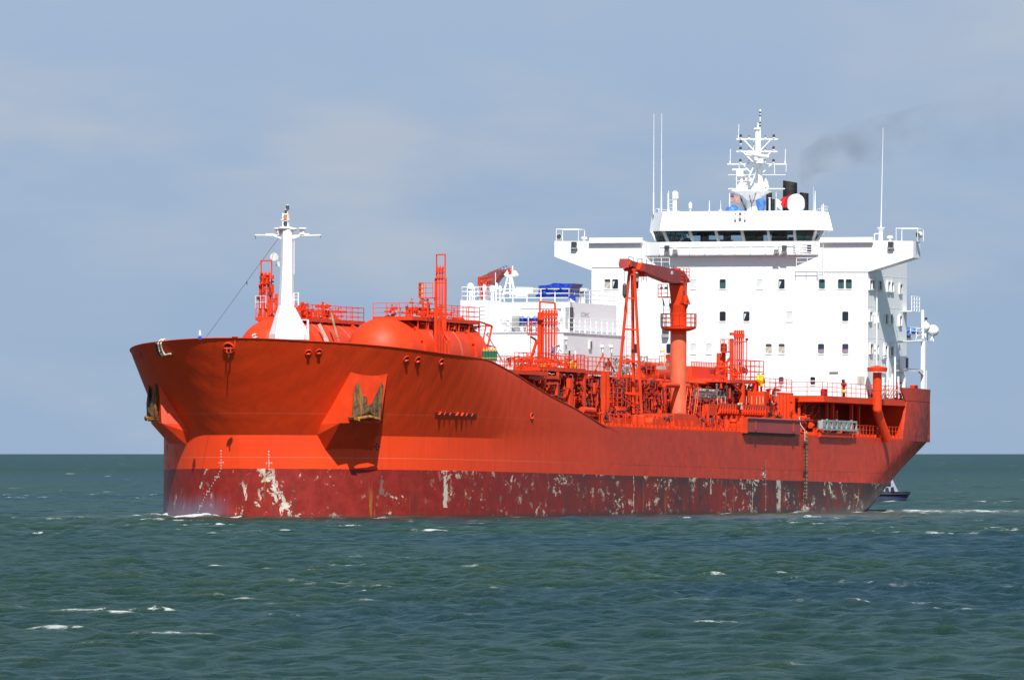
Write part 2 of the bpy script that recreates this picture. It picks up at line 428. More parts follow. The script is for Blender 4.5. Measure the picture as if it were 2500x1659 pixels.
# ---- decks
def build_decks():
    mb = MB().mat('deck')
    ts = list(np.linspace(30, 138, 40)); top = [(t, min(13.95, hb(t, DK), lowb(t)+.0)-.06) for t in ts]
    out = [V((t, -y, DK-.12)) for t, y in top] + [V((t, y, DK-.12)) for t, y in top[::-1]]
    mb.prism(out, (0, 0, .1)); part(mb, 'main_deck')
    mb = MB().mat('dull_red'); us = np.linspace(-1.45, 1.45, 30)
    out = [V((DKS+3.+(A_DK-2)*(1-math.cos(u)), 12.4*math.sin(u), 11.4)) for u in us] + [V((20, 13.6, 12.)), V((30, 13.6, 10.2)), V((30, -13.6, 10.2)), V((20, -13.6, 12.0))]
    out = out[:30] + [V((21, 12.6, 11.4)), V((21, -12.6, 11.4))]
    mb.prism(out, (0, 0, .08)); part(mb, 'forecastle_deck')
    # poop deck slab with its red edge plate, stern shell and bulwark
    mb = MB().mat('red'); ts = np.linspace(104, 137.5, 24)
    ys = [hb(t, 11.)-.06 for t in ts]
    out = [V((t, -y, 10.98)) for t, y in zip(ts, ys)] + [V((t, y, 10.98)) for t, y in zip(ts[::-1], ys[::-1])]
    mb.prism(out, (0, 0, .52)); mb.mat('deck').prism([V((p.x, p.y*.985, 11.505)) for p in out], (0, 0, .02)); part(mb, 'poop_deck')
    mb = MB().mat('hull')
    for s in (-1, 1):
        def shell(pts_lo, pts_hi, th_):
            n = len(pts_lo)
            inner = lambda p: V((p.x, p.y-s*th_, p.z))
            vs = pts_lo+pts_hi+[inner(p) for p in pts_lo]+[inner(p) for p in pts_hi]
            fs = [(i, i+1, n+i+1, n+i) for i in range(n-1)]+[(2*n+i, 3*n+i, 3*n+i+1, 2*n+i+1) for i in range(n-1)]
            fs += [(n+i, n+i+1, 3*n+i+1, 3*n+i) for i in range(n-1)]+[(0, n, 3*n, 2*n), (n-1, 3*n-1, 4*n-1, 2*n-1)]
            mb.add(vs, fs)
        us = np.linspace(0, 1, 16)
        def row(z, x0): 
            return [V((x0+(TR-x0)*u, s*hb(x0+(TR-x0)*u, z), z)) for u in us]
        shell(row(DK, 126.2), row(9.3, 126.6), .25); shell(row(9.3, 126.6), row(10.6, 127.1), .25)
        shell(row(10.6, 127.1), row(11.42, 127.3), .25); shell(row(11.47, 127.0), row(12.62, 125.6), .14)
    y = hb(TR, 12); mb.box((TR-.2, -y, DK), (TR, y, 12.6))
    mb.mat('red'); mb.box((127.2, -13.7, DK), (127.5, -8.8, 10.98)); part(mb, 'stern_bulwark', smooth=28)
    mb = MB().mat('dull_red'); mb.box((103.5, -8.9, DK), (137, -8.7, 10.98)); mb.box((104, 8.7, DK), (137, 8.9, 10.98)); part(mb, 'poop_bulkhead')
    # deck edge: fish plate, brackets, rail wires
    mb = MB().mat('red'); mb.box((46, -13.97, DK), (126.5, -13.90, DK+.16))
    t = 47.5
    while t < 126:
        mb.prism([V((t, -13.9, DK)), V((t, -13.9, DK+.42)), V((t, -13.55, DK+.42)), V((t, -13.2, DK))], (.07, 0, 0)); t += 1.02
    part(mb, 'deck_edge_plate')
    mb = MB().mat('red'); mb.rail([(46.5, -13.7, DK), (96.5, -13.7, DK)], h=1.15, bars=2, r=.028, gap=1.9)
    mb.rail([(113, -13.7, DK), (126, -13.7, DK)], h=1.2, bars=3, r=.03, gap=.95); part(mb, 'deck_railing')
    # bulwark cap on the bow
    mb = MB().mat('red'); prev = None
    for s in (-1, 1):
        pts = []
        for u in np.linspace(0, math.pi/2, 26): x = DKS+A_DK*(1-math.cos(u)); pts.append(V((x, s*14*math.sin(u), sheer(x)+.02)))
        for x in np.linspace(17.5, 46.5, 20): pts.append(V((x, s*14, sheer(x)+.02)))
        for a, b in zip(pts, pts[1:]): mb.bar(a, b, .10, .05)
    part(mb, 'bulwark_capping')
build_decks()

def ring_on(mb, c, n, ru, rv, tube_r, mat_hole='black', seg=20, tilt=0., depth=.10):
    n = n.normalized(); u = V((0, 0, 1)).cross(n).normalized(); v = n.cross(u).normalized()
    pts = []
    for i in range(seg):
        t = 2*math.pi*i/seg; a, b = math.cos(t)*ru, math.sin(t)*rv
        a, b = a*math.cos(tilt)-b*math.sin(tilt), a*math.sin(tilt)+b*math.cos(tilt)
        pts.append(c+u*a+v*b+n*.03)
    for a, b in zip(pts, pts[1:]+pts[:1]): mb.cyl(a, b, tube_r, n=6)
    old = mb.cur; mb.mat(mat_hole); mb.add([c+(p-c)*.97+n*.005 for p in pts], [tuple(range(seg))]); mb.cur = old
def build_hull_fittings():
    for w, a, b, r, big in (('A1',875,215,.52,1),('A3',165,250,.26,0),('A3',245,245,.26,0),('A3',915,300,.30,0),('A3',1002,308,.32,0),('A3',1182,325,.32,0),('B2',250,1130,.34,0)):
        c, n = hit(w, a, b); mb = MB().mat('red')
        sc = .8 if big else .9
        ring_on(mb, c, n, r*sc, r*(.86 if big else .8), .09 if big else .05, tilt=.0 if big else .5)
        if big:
            mb.mat('red')
            u = V((0, 0, 1)).cross(n).normalized(); mb.bar(c-u*.4+n*.05, c+u*.4+n*.05, .12); mb.cyl(c-u*.16+n*.08-V((0,0,.35)), c-u*.16+n*.08+V((0,0,.35)), .06); mb.cyl(c+u*.16+n*.08-V((0,0,.35)), c+u*.16+n*.08+V((0,0,.35)), .06)
            mb.mat('rust').bar(c+u*.05+n*.13-V((0,0,.25)), c+u*.02+n*.13-V((0,0,.7)), .09, .03)
        else: mb.mat('red').cyl(c-n*.02+V((0,0,-.12)), c+n*.05+V((0,0,-.2)), .14, n=8)
        part(mb, 'mooring_chock', parent=HULL, smooth=40)
    # slotted opening on the port bow
    hs = [hit('A3', a, 713+15*(a-1140)/310) for a in np.linspace(1140, 1450, 13)]; h_ = .12
    mb = MB().mat('black'); pr = [(c+n*.02, V((0, 0, 1))) for c, n in hs]
    for (c, u), (d, v) in zip(pr, pr[1:]): mb.add([c+u*h_, c-u*h_, d-v*h_, d+v*h_], [(0,1,2,3)])
    for (c, u), sg in ((pr[0], -1), (pr[-1], 1)): mb.add([c+u*h_, c-u*h_, c+V((sg*.16,0,-.03))], [(0,1,2)])
    mb.mat('red')
    for k in (1, 2.6, 4.2, 6.1, 7.6, 9.1, 10.7):
        i = int(k); c = pr[i][0].lerp(pr[i+1][0], k-i)+hs[i][1]*.03; mb.bar(c-V((.17,0,h_)), c+V((.17,0,h_)), .24 if k in (1, 6.1, 7.6) else .08, .04)
    part(mb, 'slotted_vent', parent=HULL)
    # thruster mark: dark four-petalled cross, both bows
    c, n = hit('A3', 690, 972)
    for s in (1, -1):
        cc = V((c.x, c.y*s, c.z)); nn = V((n.x, n.y*s, n.z)); u = V((0, 0, 1)).cross(nn).normalized(); v = nn.cross(u); mb = MB().mat('black')
        for k in range(4):
            t = k*math.pi/2; e1 = u*math.cos(t)+v*math.sin(t); e2 = v*math.cos(t)-u*math.sin(t)
            mb.add([cc+nn*.02+e1*.05, cc+nn*.02+e1*.26+e2*.11, cc+nn*.02+e1*.30, cc+nn*.02+e1*.26-e2*.11], [(0, 1, 2, 3)])
        mb.add([cc+nn*.021+u*.05, cc+nn*.021+v*.05, cc+nn*.021-u*.05, cc+nn*.021-v*.05], [(0,1,2,3)])
        part(mb, 'thruster_mark', parent=HULL)
build_hull_fittings()

def text_part(body, c, n, size, mat, parent, name, width=1.0):
    cu = bpy.data.curves.new(name, 'FONT'); cu.body = body; cu.size = size; cu.align_x = 'CENTER'; cu.align_y = 'CENTER'
    ob = bpy.data.objects.new(name, cu); COL.objects.link(ob)
    dg = bpy.context.evaluated_depsgraph_get(); me = bpy.data.meshes.new_from_object(ob.evaluated_get(dg))
    bpy.data.objects.remove(ob)
    n = n.normalized(); u = V((0, 0, 1)).cross(n).normalized(); v = n.cross(u)
    me.transform(Matrix(((u.x*width, v.x, n.x, c.x+n.x*.02), (u.y*width, v.y, n.y, c.y+n.y*.02), (u.z*width, v.z, n.z, c.z+n.z*.02), (0, 0, 0, 1))))
    return me
def merge_text(items, mat, name, parent):
    mb = MB().mat(mat)
    for (body, c, n, size, wd) in items:
        me = text_part(body, c, n, size, mat, parent, name, wd); mb.add([v.co.copy() for v in me.vertices], [tuple(p.vertices) for p in me.polygons]); bpy.data.meshes.remove(me)
    return part(mb, name, parent=parent)
def draft_mark():
    def run(path, z_top):
        items = []; seq = ['8','6','4','2','11M','8','6','4','2','10M','8','6','4','2','9M','8','6','4','2','8M','8','6']
        ys = [p[2] for p in path]; xs = [p[1] for p in path]; w = path[0][0]
        for i, s_ in enumerate(seq):
            yy = path[0][2] + i*(path[-1][2]-path[0][2])/(len(seq)-1); xx = interp(yy, ys, xs)
            loc, n = hit(w, xx, yy)
            if loc is None: continue
            items.append((s_, loc, n, .25 if len(s_) > 1 else .2, 1.25))
        return items
    merge_text(run([('E',315,100),('E',315,470),('E',345,600),('E',450,780),('E',560,965),('E',660,1150),('E',750,1400)], 0), 'off_white', 'draft_mark', HULL)
    merge_text(run([('A1',815,1005),('A1',815,1140),('A1',780,1210),('A1',725,1300),('A1',680,1380),('A1',640,1470)], 0), 'off_white', 'draft_mark', HULL)
    items = []
    for i in range(20):
        loc, n = hit('D3', 308, 660+i*39); items.append((['8','6','4','2','9M','8','6','4','2','8M'][i % 10], loc, n, .22, 1.5))
    merge_text(items, 'off_white', 'draft_mark', HULL)
    # load line disc and marks, faint name letters high on the starboard bow
    mb = MB().mat('off_white'); c, n = hit('D3', 282, 870); u = V((-1, 0, 0)); v = V((0, 0, 1))
    ring = [c+n*.02+u*math.cos(t)*.22*1.3+v*math.sin(t)*.22 for t in np.linspace(0, 2*math.pi, 17)]
    for a, b in zip(ring, ring[1:]): mb.bar(a, b, .04, .02)
    mb.bar(c+n*.02-u*.45, c+n*.02+u*.45, .05, .02)
    for k in range(4): mb.bar(c+n*.02+u*(.6), c+n*.02+u*.95+v*0, .04, .02) if k == 0 else mb.bar(c+n*.02+u*.5+v*(.35*k-.5), c+n*.02+u*.75+v*(.35*k-.5), .04, .02)
    part(mb, 'load_line_mark', parent=HULL)
    its = []
    for (a, b, s_) in ((135, 300, 'A'), (158, 290, 'M'), (180, 285, 'I')):
        loc, n = hit('A1', a, b)
        if loc: its.append((s_, loc, n, .9, 1.))
    if its: merge_text(its, 'dull_red', 'bow_lettering', HULL)
draft_mark()

# ---- anchor boxes and anchors
def anchor_boxes():
    g = {k: hit('A3', *v)[0] for k, v in dict(a=(490,400), b=(775,412), i=(262,800), j=(235,880), g=(295,995), h=(655,1000)).items()}
    _, nc = hit('A3', 520, 440); _, nd = hit('A3', 765, 452); nh = V(((nc+nd).x, (nc+nd).y, 0)).normalized()
    pc = hit('A3', 640, 446)[0] + nh*.08
    def on(a, b, off=0.):
        o, d = ray('A3', a, b); p0 = pc+nh*off; k = (p0-o).dot(nh)/d.dot(nh); return o+d*k
    c, d, e, f = on(520,440), on(765,452), on(410,790), on(714,790)
    inn = lambda p: p-nh*1.0
    for s in (1, -1):
        q = (lambda p: p) if s > 0 else (lambda p: V((p.x+.2, -p.y-.5, p.z)))
        mb = MB().mat('red')
        A, B, C_, D, E_, F, G, H, I, J = [q(p) for p in (g['a'], g['b'], c, d, e, f, g['g'], g['h'], g['i'], g['j'])]
        mb.add([A, B, D, C_], [(0,1,2,3)]); mb.add([C_, D, F, E_], [(0,1,2,3)]); mb.add([E_, F, H, G], [(0,1,2,3)])
        mb.add([A, C_, E_, G, J, I], [(0,1,2,5),(2,3,4,5)]); mb.add([B, H, F, D], [(0,1,2,3)])
        part(mb, 'anchor_pocket', parent=HULL)
        # anchor lying against the outer face
        out = [(545,478),(566,570),(596,640),(622,662),(650,640),(690,560),(722,478),(738,512),(726,640),(712,762),(640,742),(560,752),(512,775),(498,745),(512,560),(528,500)]
        back = [q(on(x_, y_, .06)) for x_, y_ in out]; front = [q(on(x_+4, y_-3, .42 if y_ > 600 else .2)) for x_, y_ in out]; n = len(out)
        mid = q(on(622, 700, .6))
        mb = MB().mat('rust'); mb.add(back+front+[mid], [tuple(range(n))]+[(i, (i+1) % n, n+(i+1) % n, n+i) for i in range(n)]+[(n+i, n+(i+1) % n, 2*n) for i in range(n)])
        base = q(on(610, 770, .2))
        an = thing('anchor', ('brown rusty anchor in the lit box on the port bow' if s > 0 else 'shadowed rusty anchor in the box on the left starboard bow'), 'anchor', base, 'anchors on the bow')
        mb.build('flukes', an, None, base)
        mb = MB().mat('rust'); mb.bar(q(on(600, 640, .25)), q(on(600, 590, .12)), .28, .22)
        ring_ = [q(on(597+18*math.cos(t), 595+14*math.sin(t), .15)) for t in np.linspace(0, 2*math.pi, 9)]; mb.mat('red').tube(ring_, .06)
        mb.build('shank', an, None, base)
        mb = MB().mat('rust'); mb.mat('rust_orange').prism([q(on(468, 745, .05)), q(on(500, 742, .05)), q(on(520, 776, .05)), q(on(475, 765, .05))], nh*.8 if s > 0 else V((nh.x, -nh.y, 0))*.8)
        mb.tube([q(on(512, 772, .5)), q(on(560, 752, .75)), q(on(640, 742, .8)), q(on(712, 762, .5))], .12); mb.build('crown', an, None, base)
anchor_boxes()

# ------------------------------------------------------------------ foremast (plane through the centre line)
FX = 9.35
def fm(a, b, x=FX): return P('A2', a, b, x=x)
def build_foremast():
    mb = MB().mat('white'); n = 8
    prof = [(395,700,1330),(395,700,1330)]
    def oct_ring(a_l, a_r, b):
        l, r = fm(a_l, b), fm(a_r, b); c = (l+r)/2; rad = (r-l).length/2*1.04
        return [c+V((math.cos(t)*rad, math.sin(t)*rad, 0)) for t in [math.pi/8+math.pi/4*i for i in range(n)]]
    rings = [oct_ring(255,622,1440), oct_ring(258,620,1385), oct_ring(338,478,1095), oct_ring(358,474,700), oct_ring(366,472,330)]
    vs = [p for r in rings for p in r]; fs = [(k*n+i, k*n+(i+1) % n, (k+1)*n+(i+1) % n, (k+1)*n+i) for k in range(4) for i in range(n)]+[tuple(range(4*n, 5*n))]
    mb.add(vs, fs); fmast = part(mb, 'foremast')
    p = lambda a, b, x=FX: fm(a, b, x)
    mb = MB().mat('white'); mb.bar(p(95,385), p(285,385), .09); mb.bar(p(475,392), p(758,385), .10); mb.bar(p(205,382), p(285,382), .2, .2); mb.bar(p(545,382), p(640,382), .2, .2)
    mb.bar(p(285,385), p(365,415), .16, .2); mb.bar(p(475,415), p(550,388), .12, .2); part(mb, 'yard', parent=fmast)
    mb = MB().mat('white'); c = p(402,318); mb.lathe(c-V((0,0,.1)), (0,0,1), [(0,.55),(.08,.62),(.16,.62),(.2,.5)], 12)
    for a0, a1, b in ((290,360,322),(430,520,325),(530,612,322)):
        mb.lathe(p((a0+a1)/2, b+18), (0,0,1), [(0,.2),(.12,.36),(.2,.36),(.22,.3)], 12)
    mb.bar(p(572,345), p(572,380), .35, .3); mb.bar(p(330,335), p(345,385), .3, .3); mb.lathe(p(330,370), (0,0,1), [(0,.2),(.4,.3)], 8)
    part(mb, 'mast_platform', parent=fmast)
    mb = MB().mat('white'); l, r = p(368,300), p(438,300); t1, t2 = p(366,165), p(438,175)
    mb.bar((l+r)/2, (t1+t2)/2, .5, .28)
    mb.bar(p(360,232), p(440,232), .4, .06); mb.bar(p(372,165), p(372,300), .06); mb.cyl(p(420,175), p(422,95), .03)
    part(mb, 'lamp_column', parent=fmast)
    for a, b, m_, w in ((400,205,'orange',.13),(400,270,'dark_grey',.14),(406,155,'dark_grey',.12),(421,110,'dark_grey',.13)):
        mb = MB().mat(m_); c = p(a, b, FX-.25 if b > 180 else FX); mb.cyl(c-V((0,0,.17)), c+V((0,0,.17)), w, n=10); mb.mat('off_white').cyl(c+V((0,0,.17)), c+V((0,0,.24)), w*1.2, n=10); part(mb, 'lamp', parent=fmast, smooth=40)
    mb = MB().mat('off_white'); c = p(288,605, FX-.5); mb.lathe(c, (1,.15,0), [(-.1,.33),(0,.28),(.25,.12),(.5,.09)], 16); mb.bar(c+V((.5,0,0)), p(335,605), .1); mb.prism([p(300,695),p(345,705),p(340,655),p(322,650)], (.3,0,0)); mb.cyl(p(322,640), p(318,620), .04)
    part(mb, 'horn', parent=fmast, smooth=40)
    mb = MB().mat('white'); mb.cyl(p(487,440), p(487,780), .03); mb.ladder(p(508,960), p(508,1095), .3); mb.rail([p(478,1100), p(532,1090)], h=1.0, bars=2, r=.025, gap=.6)
    mb.rail([p(522,1440,FX+.6), p(630,1440,FX+.6)], h=1.6, bars=3, r=.04, gap=.8); mb.bar(p(627,1440), p(627,1250), .14)
    part(mb, 'ladder', parent=fmast)
    mb = MB().mat('dark_grey'); mb.cyl(p(95,385), p(100,425), .025); mb.cyl(p(752,392), p(752,415), .025); part(mb, 'halyard_block', parent=fmast)
    # stay wire running forward and down to the bow
    mb = MB().mat('dark_grey'); e = P('A1', 700, 135, y=.4); mb.cyl(p(328,420), e, .018, n=4); c = p(328,420).lerp(e, .44); mb.cyl(c, c-V((0,0,.25)), .04)
    part(mb, 'forestay', parent=fmast)
    # small fittings that show over the bulwark
    mb = MB().mat('red'); c = P('A1', 920, 140, y=-1.5); mb.cyl(c-V((0,0,.6)), c, .05); mb.lathe(c, (0,0,1), [(0,.2),(.08,.25),(.12,.25)], 10); part(mb, 'mushroom_vent')
    mb = MB().mat('blue_tarp'); c = P('A1', 652, 118, y=1.5); mb.cyl(c-V((0,0,.35)), c-V((0,0,.1)), .13); mb.mat('white').cyl(c, c+V((0,0,.18)), .12); mb.cyl(c+V((0,0,.16)), c+V((0,0,.28)), .09); mb.cyl(c, c+V((0,0,.4)), .05)
    part(mb, 'bow_light', smooth=40)
    mb = MB().mat('off_white'); c = P('A1', 1060, 120, y=-2); mb.bar(c+V((0,-.05,.1)), c+V((0,-.35,-.5)), .28); mb.mat('dark_grey'); 
    for k in (.1, .3, .5): mb.bar(c+V((-.01,-.05-.3*k/.6-.05,.1-.6*k/.6)), c+V((-.01,-.05-.3*k/.6-.07,.1-.6*k/.6-.05)), .30)
    part(mb, 'searchlight')
build_foremast()

# ------------------------------------------------------------------ deck gas tanks
def clutter(mb, box, n, rng, mats=('red',), vert=.3, rmin=.04, rmax=.11, lmin=.3, lmax=1.6):
    """short pipes, valves and fittings filling a region of pipework"""
    (x0, y0, z0), (x1, y1, z1) = box
    for i in range(n):
        mb.mat(rng.choice(mats)); c = V((rng.uniform(x0, x1), rng.uniform(y0, y1), rng.uniform(z0, z1))); r = rng.uniform(rmin, rmax); L = rng.uniform(lmin, lmax)
        k = rng.random()
        d = V((0, 0, 1)) if k < vert else (V((1, 0, 0)) if k < vert+.35 else V((0, 1, 0)))
        e = c+d*L
        e.x, e.y, e.z = min(e.x, x1), min(e.y, y1), min(e.z, z1)
        if (e-c).length < .1: continue
        mb.cyl(c, e, r, n=6)
        if rng.random() < .6: mb.cyl(c+d*.02, c+d*.08, r*1.9, n=8)
        if rng.random() < .45: m_ = c.lerp(e, .5); mb.cyl(m_, m_+V((0, 0, .35)), .025, n=4); mb.cyl(m_+V((0,0,.33)), m_+V((0,0,.37)), .14, n=8)
        if rng.random() < .3: m_ = c.lerp(e, .6); mb.cbox(m_, (.22, .22, .25))
def build_tank(yc, zc, k):
    R_ = 2.9; x1 = 18.5; x2 = 35.5
    mb = MB().mat('red'); head = [( -R_*math.cos(t), R_*math.sin(t)) for t in np.linspace(.02, math.pi/2, 12)]
    prof = head + [(x2-x1, R_)] + [(x2-x1+R_*.7*math.sin(t), R_*math.cos(t)) for t in np.linspace(.1, math.pi/2-.02, 8)]
    mb.lathe(V((x1, yc, zc)), (1, 0, 0), prof, 56); tk = part(mb, 'gas_tank', smooth=40)
    for xr in (20.5, 32.5):
        mb = MB().mat('red'); mb.lathe(V((xr, yc, zc)), (1, 0, 0), [(0, R_+.02), (0, R_+.20), (.22, R_+.20), (.22, R_+.02)], 56)
        for j in range(16):
            t = 2*math.pi*j/16; u = V((0, math.cos(t), math.sin(t))); mb.bar(V((xr-.35, yc, zc))+u*(R_+.05), V((xr+.45, yc, zc))+u*(R_+.05), .16, .1)
        part(mb, 'stiffening_ring', parent=tk, smooth=40)
    mb = MB().mat('red')
    for xr in (20.6, 32.6): mb.box((xr-.4, yc-2.6, 9.5), (xr+.4, yc+2.6, zc-1.6))
    part(mb, 'saddle', parent=tk)
    for xb in (23.3, 26.3, 29.3): 
        mb = MB().mat('faded_red'); mb.lathe(V((xb, yc, zc)), (1, 0, 0), [(0, R_+.005), (0, R_+.012), (.35, R_+.012), (.35, R_+.005)], 56); part(mb, 'weld_band', parent=tk, smooth=40)
    return tk
def tank_platform(dy, rng, variant):
    g = lambda x, y, z: V((x, y+dy, z))
    z0 = 16.45; mb = MB().mat('red')
    mb.box(g(19.6, -6.9, z0), g(35.4, -3.5, z0+.07))
    for p, q in ((g(19.6,-6.9,z0-.1), g(35.4,-6.9,z0-.1)), (g(19.6,-3.5,z0-.1), g(35.4,-3.5,z0-.1)), (g(19.6,-6.9,z0-.1), g(19.6,-3.5,z0-.1))): mb.bar(p, q, .12, .28)
    for x in np.arange(21, 35.5, 2.4):
        mb.bar(g(x,-6.9,z0-.15), g(x,-3.5,z0-.15), .12, .2); mb.bar(g(x,-6.85,z0-.1), g(x,-6.85,z0-1.6), .12)
    # outrigger frame at the after end, stepping down towards the deck
    for yy in (-6.9, -5.2): mb.bar(g(35.2,yy,z0), g(38.4,yy,z0-.3), .12); mb.bar(g(38.4,yy,z0-.3), g(36.2,yy,12.6), .14); mb.bar(g(37.0,yy,z0-.2), g(35.3,yy,13.2), .10); mb.bar(g(34,yy,z0-1.7), g(38.2,yy,z0-2.0), .09)
    mb.bar(g(38.4,-6.9,z0-.3), g(38.4,-5.2,z0-.3), .1); mb.bar(g(38.3,-7.3,14.4), g(36.4,-7.3,11.6), .06); mb.bar(g(35.5,-7.3,14.6), g(38.3,-7.3,14.4), .06)
    pf = part(mb, 'tank_platform')
    mb = MB().mat('red'); mb.rail([g(19.6,-3.5,z0), g(19.6,-6.9,z0), g(35.4,-6.9,z0), g(35.4,-3.5,z0)], h=1.15, bars=3, r=.034, gap=1.35); part(mb, 'platform_railing', parent=pf)
    mb = MB(); clutter(mb, (g(21,-6.5,z0), g(34.5,-3.8,z0+.85)), 70, rng, ('red','red','red','dull_red','off_white' if 0 else 'red'))
    clutter(mb, (g(24,-6.6,z0), g(30,-4,z0+1.5)), 26, rng); part(mb, 'platform_valves', parent=pf)
    mb = MB(); clutter(mb, (g(22.5,-6.8,z0-1.6), g(34.8,-5.6,z0-.15)), 110, rng, ('red','dull_red','red'), vert=.35); 
    for k in range(5): mb.mat('red').cyl(g(22,-6.7+.28*k,z0-.45-.12*k), g(36,-6.7+.28*k,z0-.45-.12*k), .07)
    for x in np.arange(26.5, 34, .62):   # relief valve tails
        mb.mat('dull_red').cyl(g(x,-6.75,z0-.6), g(x,-6.75,z0-1.25), .07); mb.cyl(g(x,-6.75,z0-1.25), g(x-.3,-7.0,z0-1.9), .03, n=4)
    part(mb, 'relief_pipework', parent=pf)
    return pf
def vent_mast(x, y, z0, z1, n_pipes, w, mats=('red',), gate=True, flip=1, tall=0.):
    """frame with a bundle of slim riser pipes with capped heads"""
    mb = MB().mat('red'); pm = part_root = None
    mb.bar((x, y-w/2-.1, z0), (x, y-w/2-.1, z1-1.0), .16); mb.bar((x, y+w/2+.1, z0), (x, y+w/2+.1, z1-1.0), .20)
    for zz in np.linspace(z0+1, z1-1.4, 5): mb.bar((x, y-w/2-.1, zz), (x, y+w/2+.1, zz), .08)
    if gate: mb.bar((x, y-w/2-.06, z1-1.4), (x, y-w/2-.06, z1+.9), .09); mb.bar((x, y+w/2+.06, z1-1.4), (x, y+w/2+.06, z1+.9), .09); mb.bar((x, y-w/2-.1, z1+.9), (x, y+w/2+.1, z1+.9), .12)
    pm = part(mb, 'vent_mast')
    mb = MB().mat('red')
    for i in range(n_pipes):
        yy = y-w/2+w*(i+.5)/n_pipes; r = min(.085, w/n_pipes*.36); xx = x-.12+.05*(i % 2)
        zt = z1-.15*(i % 2)
        mb.cyl((xx, yy, z0), (xx, yy, zt-.35), r, n=6); mb.cyl((xx, yy, zt-.35), (xx, yy, zt-.1), r*1.5, n=6); mb.cyl((xx, yy, zt-.1), (xx, yy, zt+.08), r*1.1, r*.2, n=6)
        mb.cyl((xx, yy, zt-.95), (xx, yy, zt-.85), r*1.5, n=6)
    part(mb, 'riser_pipe', parent=pm)
    mb = MB().mat('red'); mb.bar((x-.2, y-w/2-.1, z1-.5), (x-.2, y+w/2+.1, z1-.5), .07); mb.bar((x-.2, y-w/2-.1, z1-1.0), (x-.2, y+w/2+.1, z1-1.0), .07); part(mb, 'clamp_band', parent=pm)
    return pm
def build_tanks():
    for k, yc in enumerate((-4.7, 4.7)):
        build_tank(yc, 13.45, k); tank_platform(0 if k == 0 else 10.2, random.Random(11+k), k)
    # port vent mast with lookout cage
    vm = vent_mast(23.2, -8.0, 10.5, 20.7, 5, .62)
    mb = MB().mat('red'); yb = -6.5
    mb.box((22.7, -7.6, 18.05), (23.7, -6.3, 18.12)); mb.rail([(22.7,-7.5,18.1),(22.7,-6.3,18.1),(23.7,-6.3,18.1)], h=1.2, bars=3, r=.03, gap=.6)
    mb.bar((22.9,-6.35,18.1), (22.9,-6.35,19.35), .14); mb.bar((22.9,-7.4,17.6), (22.9,-6.4,18.05), .09); mb.ladder((22.9,-6.7,14.6), (22.9,-6.7,18.1), .42, (0,1,0)); mb.bar((22.9,-7.0,16.5), (22.9,-7.0,18.0), .12)
    mb.mat('yellow').bar((22.8,-6.55,18.2), (22.8,-6.55,19.2), .06)
    part(mb, 'access_cage', parent=vm)
    mb = MB().mat('red'); mb.tube([V((23.1,-8.75,10.5)), V((23.1,-8.75,14.6)), V((23.1,-8.3,15.3)), V((23.1,-8.2,16.4))], .11, n=8); mb.cyl((23.15,-8.45,10.5), (23.15,-8.45,17), .07); part(mb, 'discharge_pipe', parent=vm)
    # starboard vent mast seen left of the foremast
    x = 23.3; vm = vent_mast(x, 7.25, 12.5, 20.3, 5, .8)
    mb = MB(); clutter(mb, ((x-.4, 6.6, 14.0), (x+.4, 7.9, 20.0)), 46, random.Random(3), ('red','dull_red','dull_red','off_white' if 0 else 'red'), vert=.6); part(mb, 'mast_valves', parent=vm)
    mb = MB().mat('red'); mb.box((x-.3, 5.0, 16.95), (x+.5, 6.7, 17.15)); mb.rail([(x-.3,6.4,17.15),(x-.3,5.0,17.15),(x+.5,5.0,17.15)], h=1.25, bars=3, r=.034, gap=.8); mb.bar((x,6.35,14.9), (x,6.35,18.5), .16); mb.box((x-.3,5.3,14.2),(x+.6,8.2,14.55)); mb.bar((x,6.35,16.2),(x,5.2,16.95),.09)
    mb.rail([(x-.4,8.2,14.55),(x-.4,5.2,14.55)], h=1.1, bars=3, r=.03, gap=.9); part(mb, 'access_cage', parent=vm)
    mb = MB().mat('off_white'); mb.rail([(x-.5,8.0,17.3),(x-.5,7.1,17.3)], h=1.0, bars=2, r=.03, gap=.45); part(mb, 'pale_guard_rail', parent=vm)
    # hose chute hanging down the starboard tank
    mb = MB().mat('wood'); mb.tube([V((24.5,2.0,16.9)), V((24.3,1.7,16.0)), V((24.2,1.35,14.9))], .10, n=8); mb.mat('curtain'); p0, p1, p2 = V((22.5,2.3,16.0)), V((22.4,1.7,14.9)), V((22.4,1.2,13.4))
    mb.bar(p0, p1, .10, .22); mb.bar(p1, p2, .10, .34)
    single(mb, 'canvas_hose', 'pale canvas hose hanging over the left-hand red tank', 'hose', (22.4,1.2,13.4))
build_tanks()

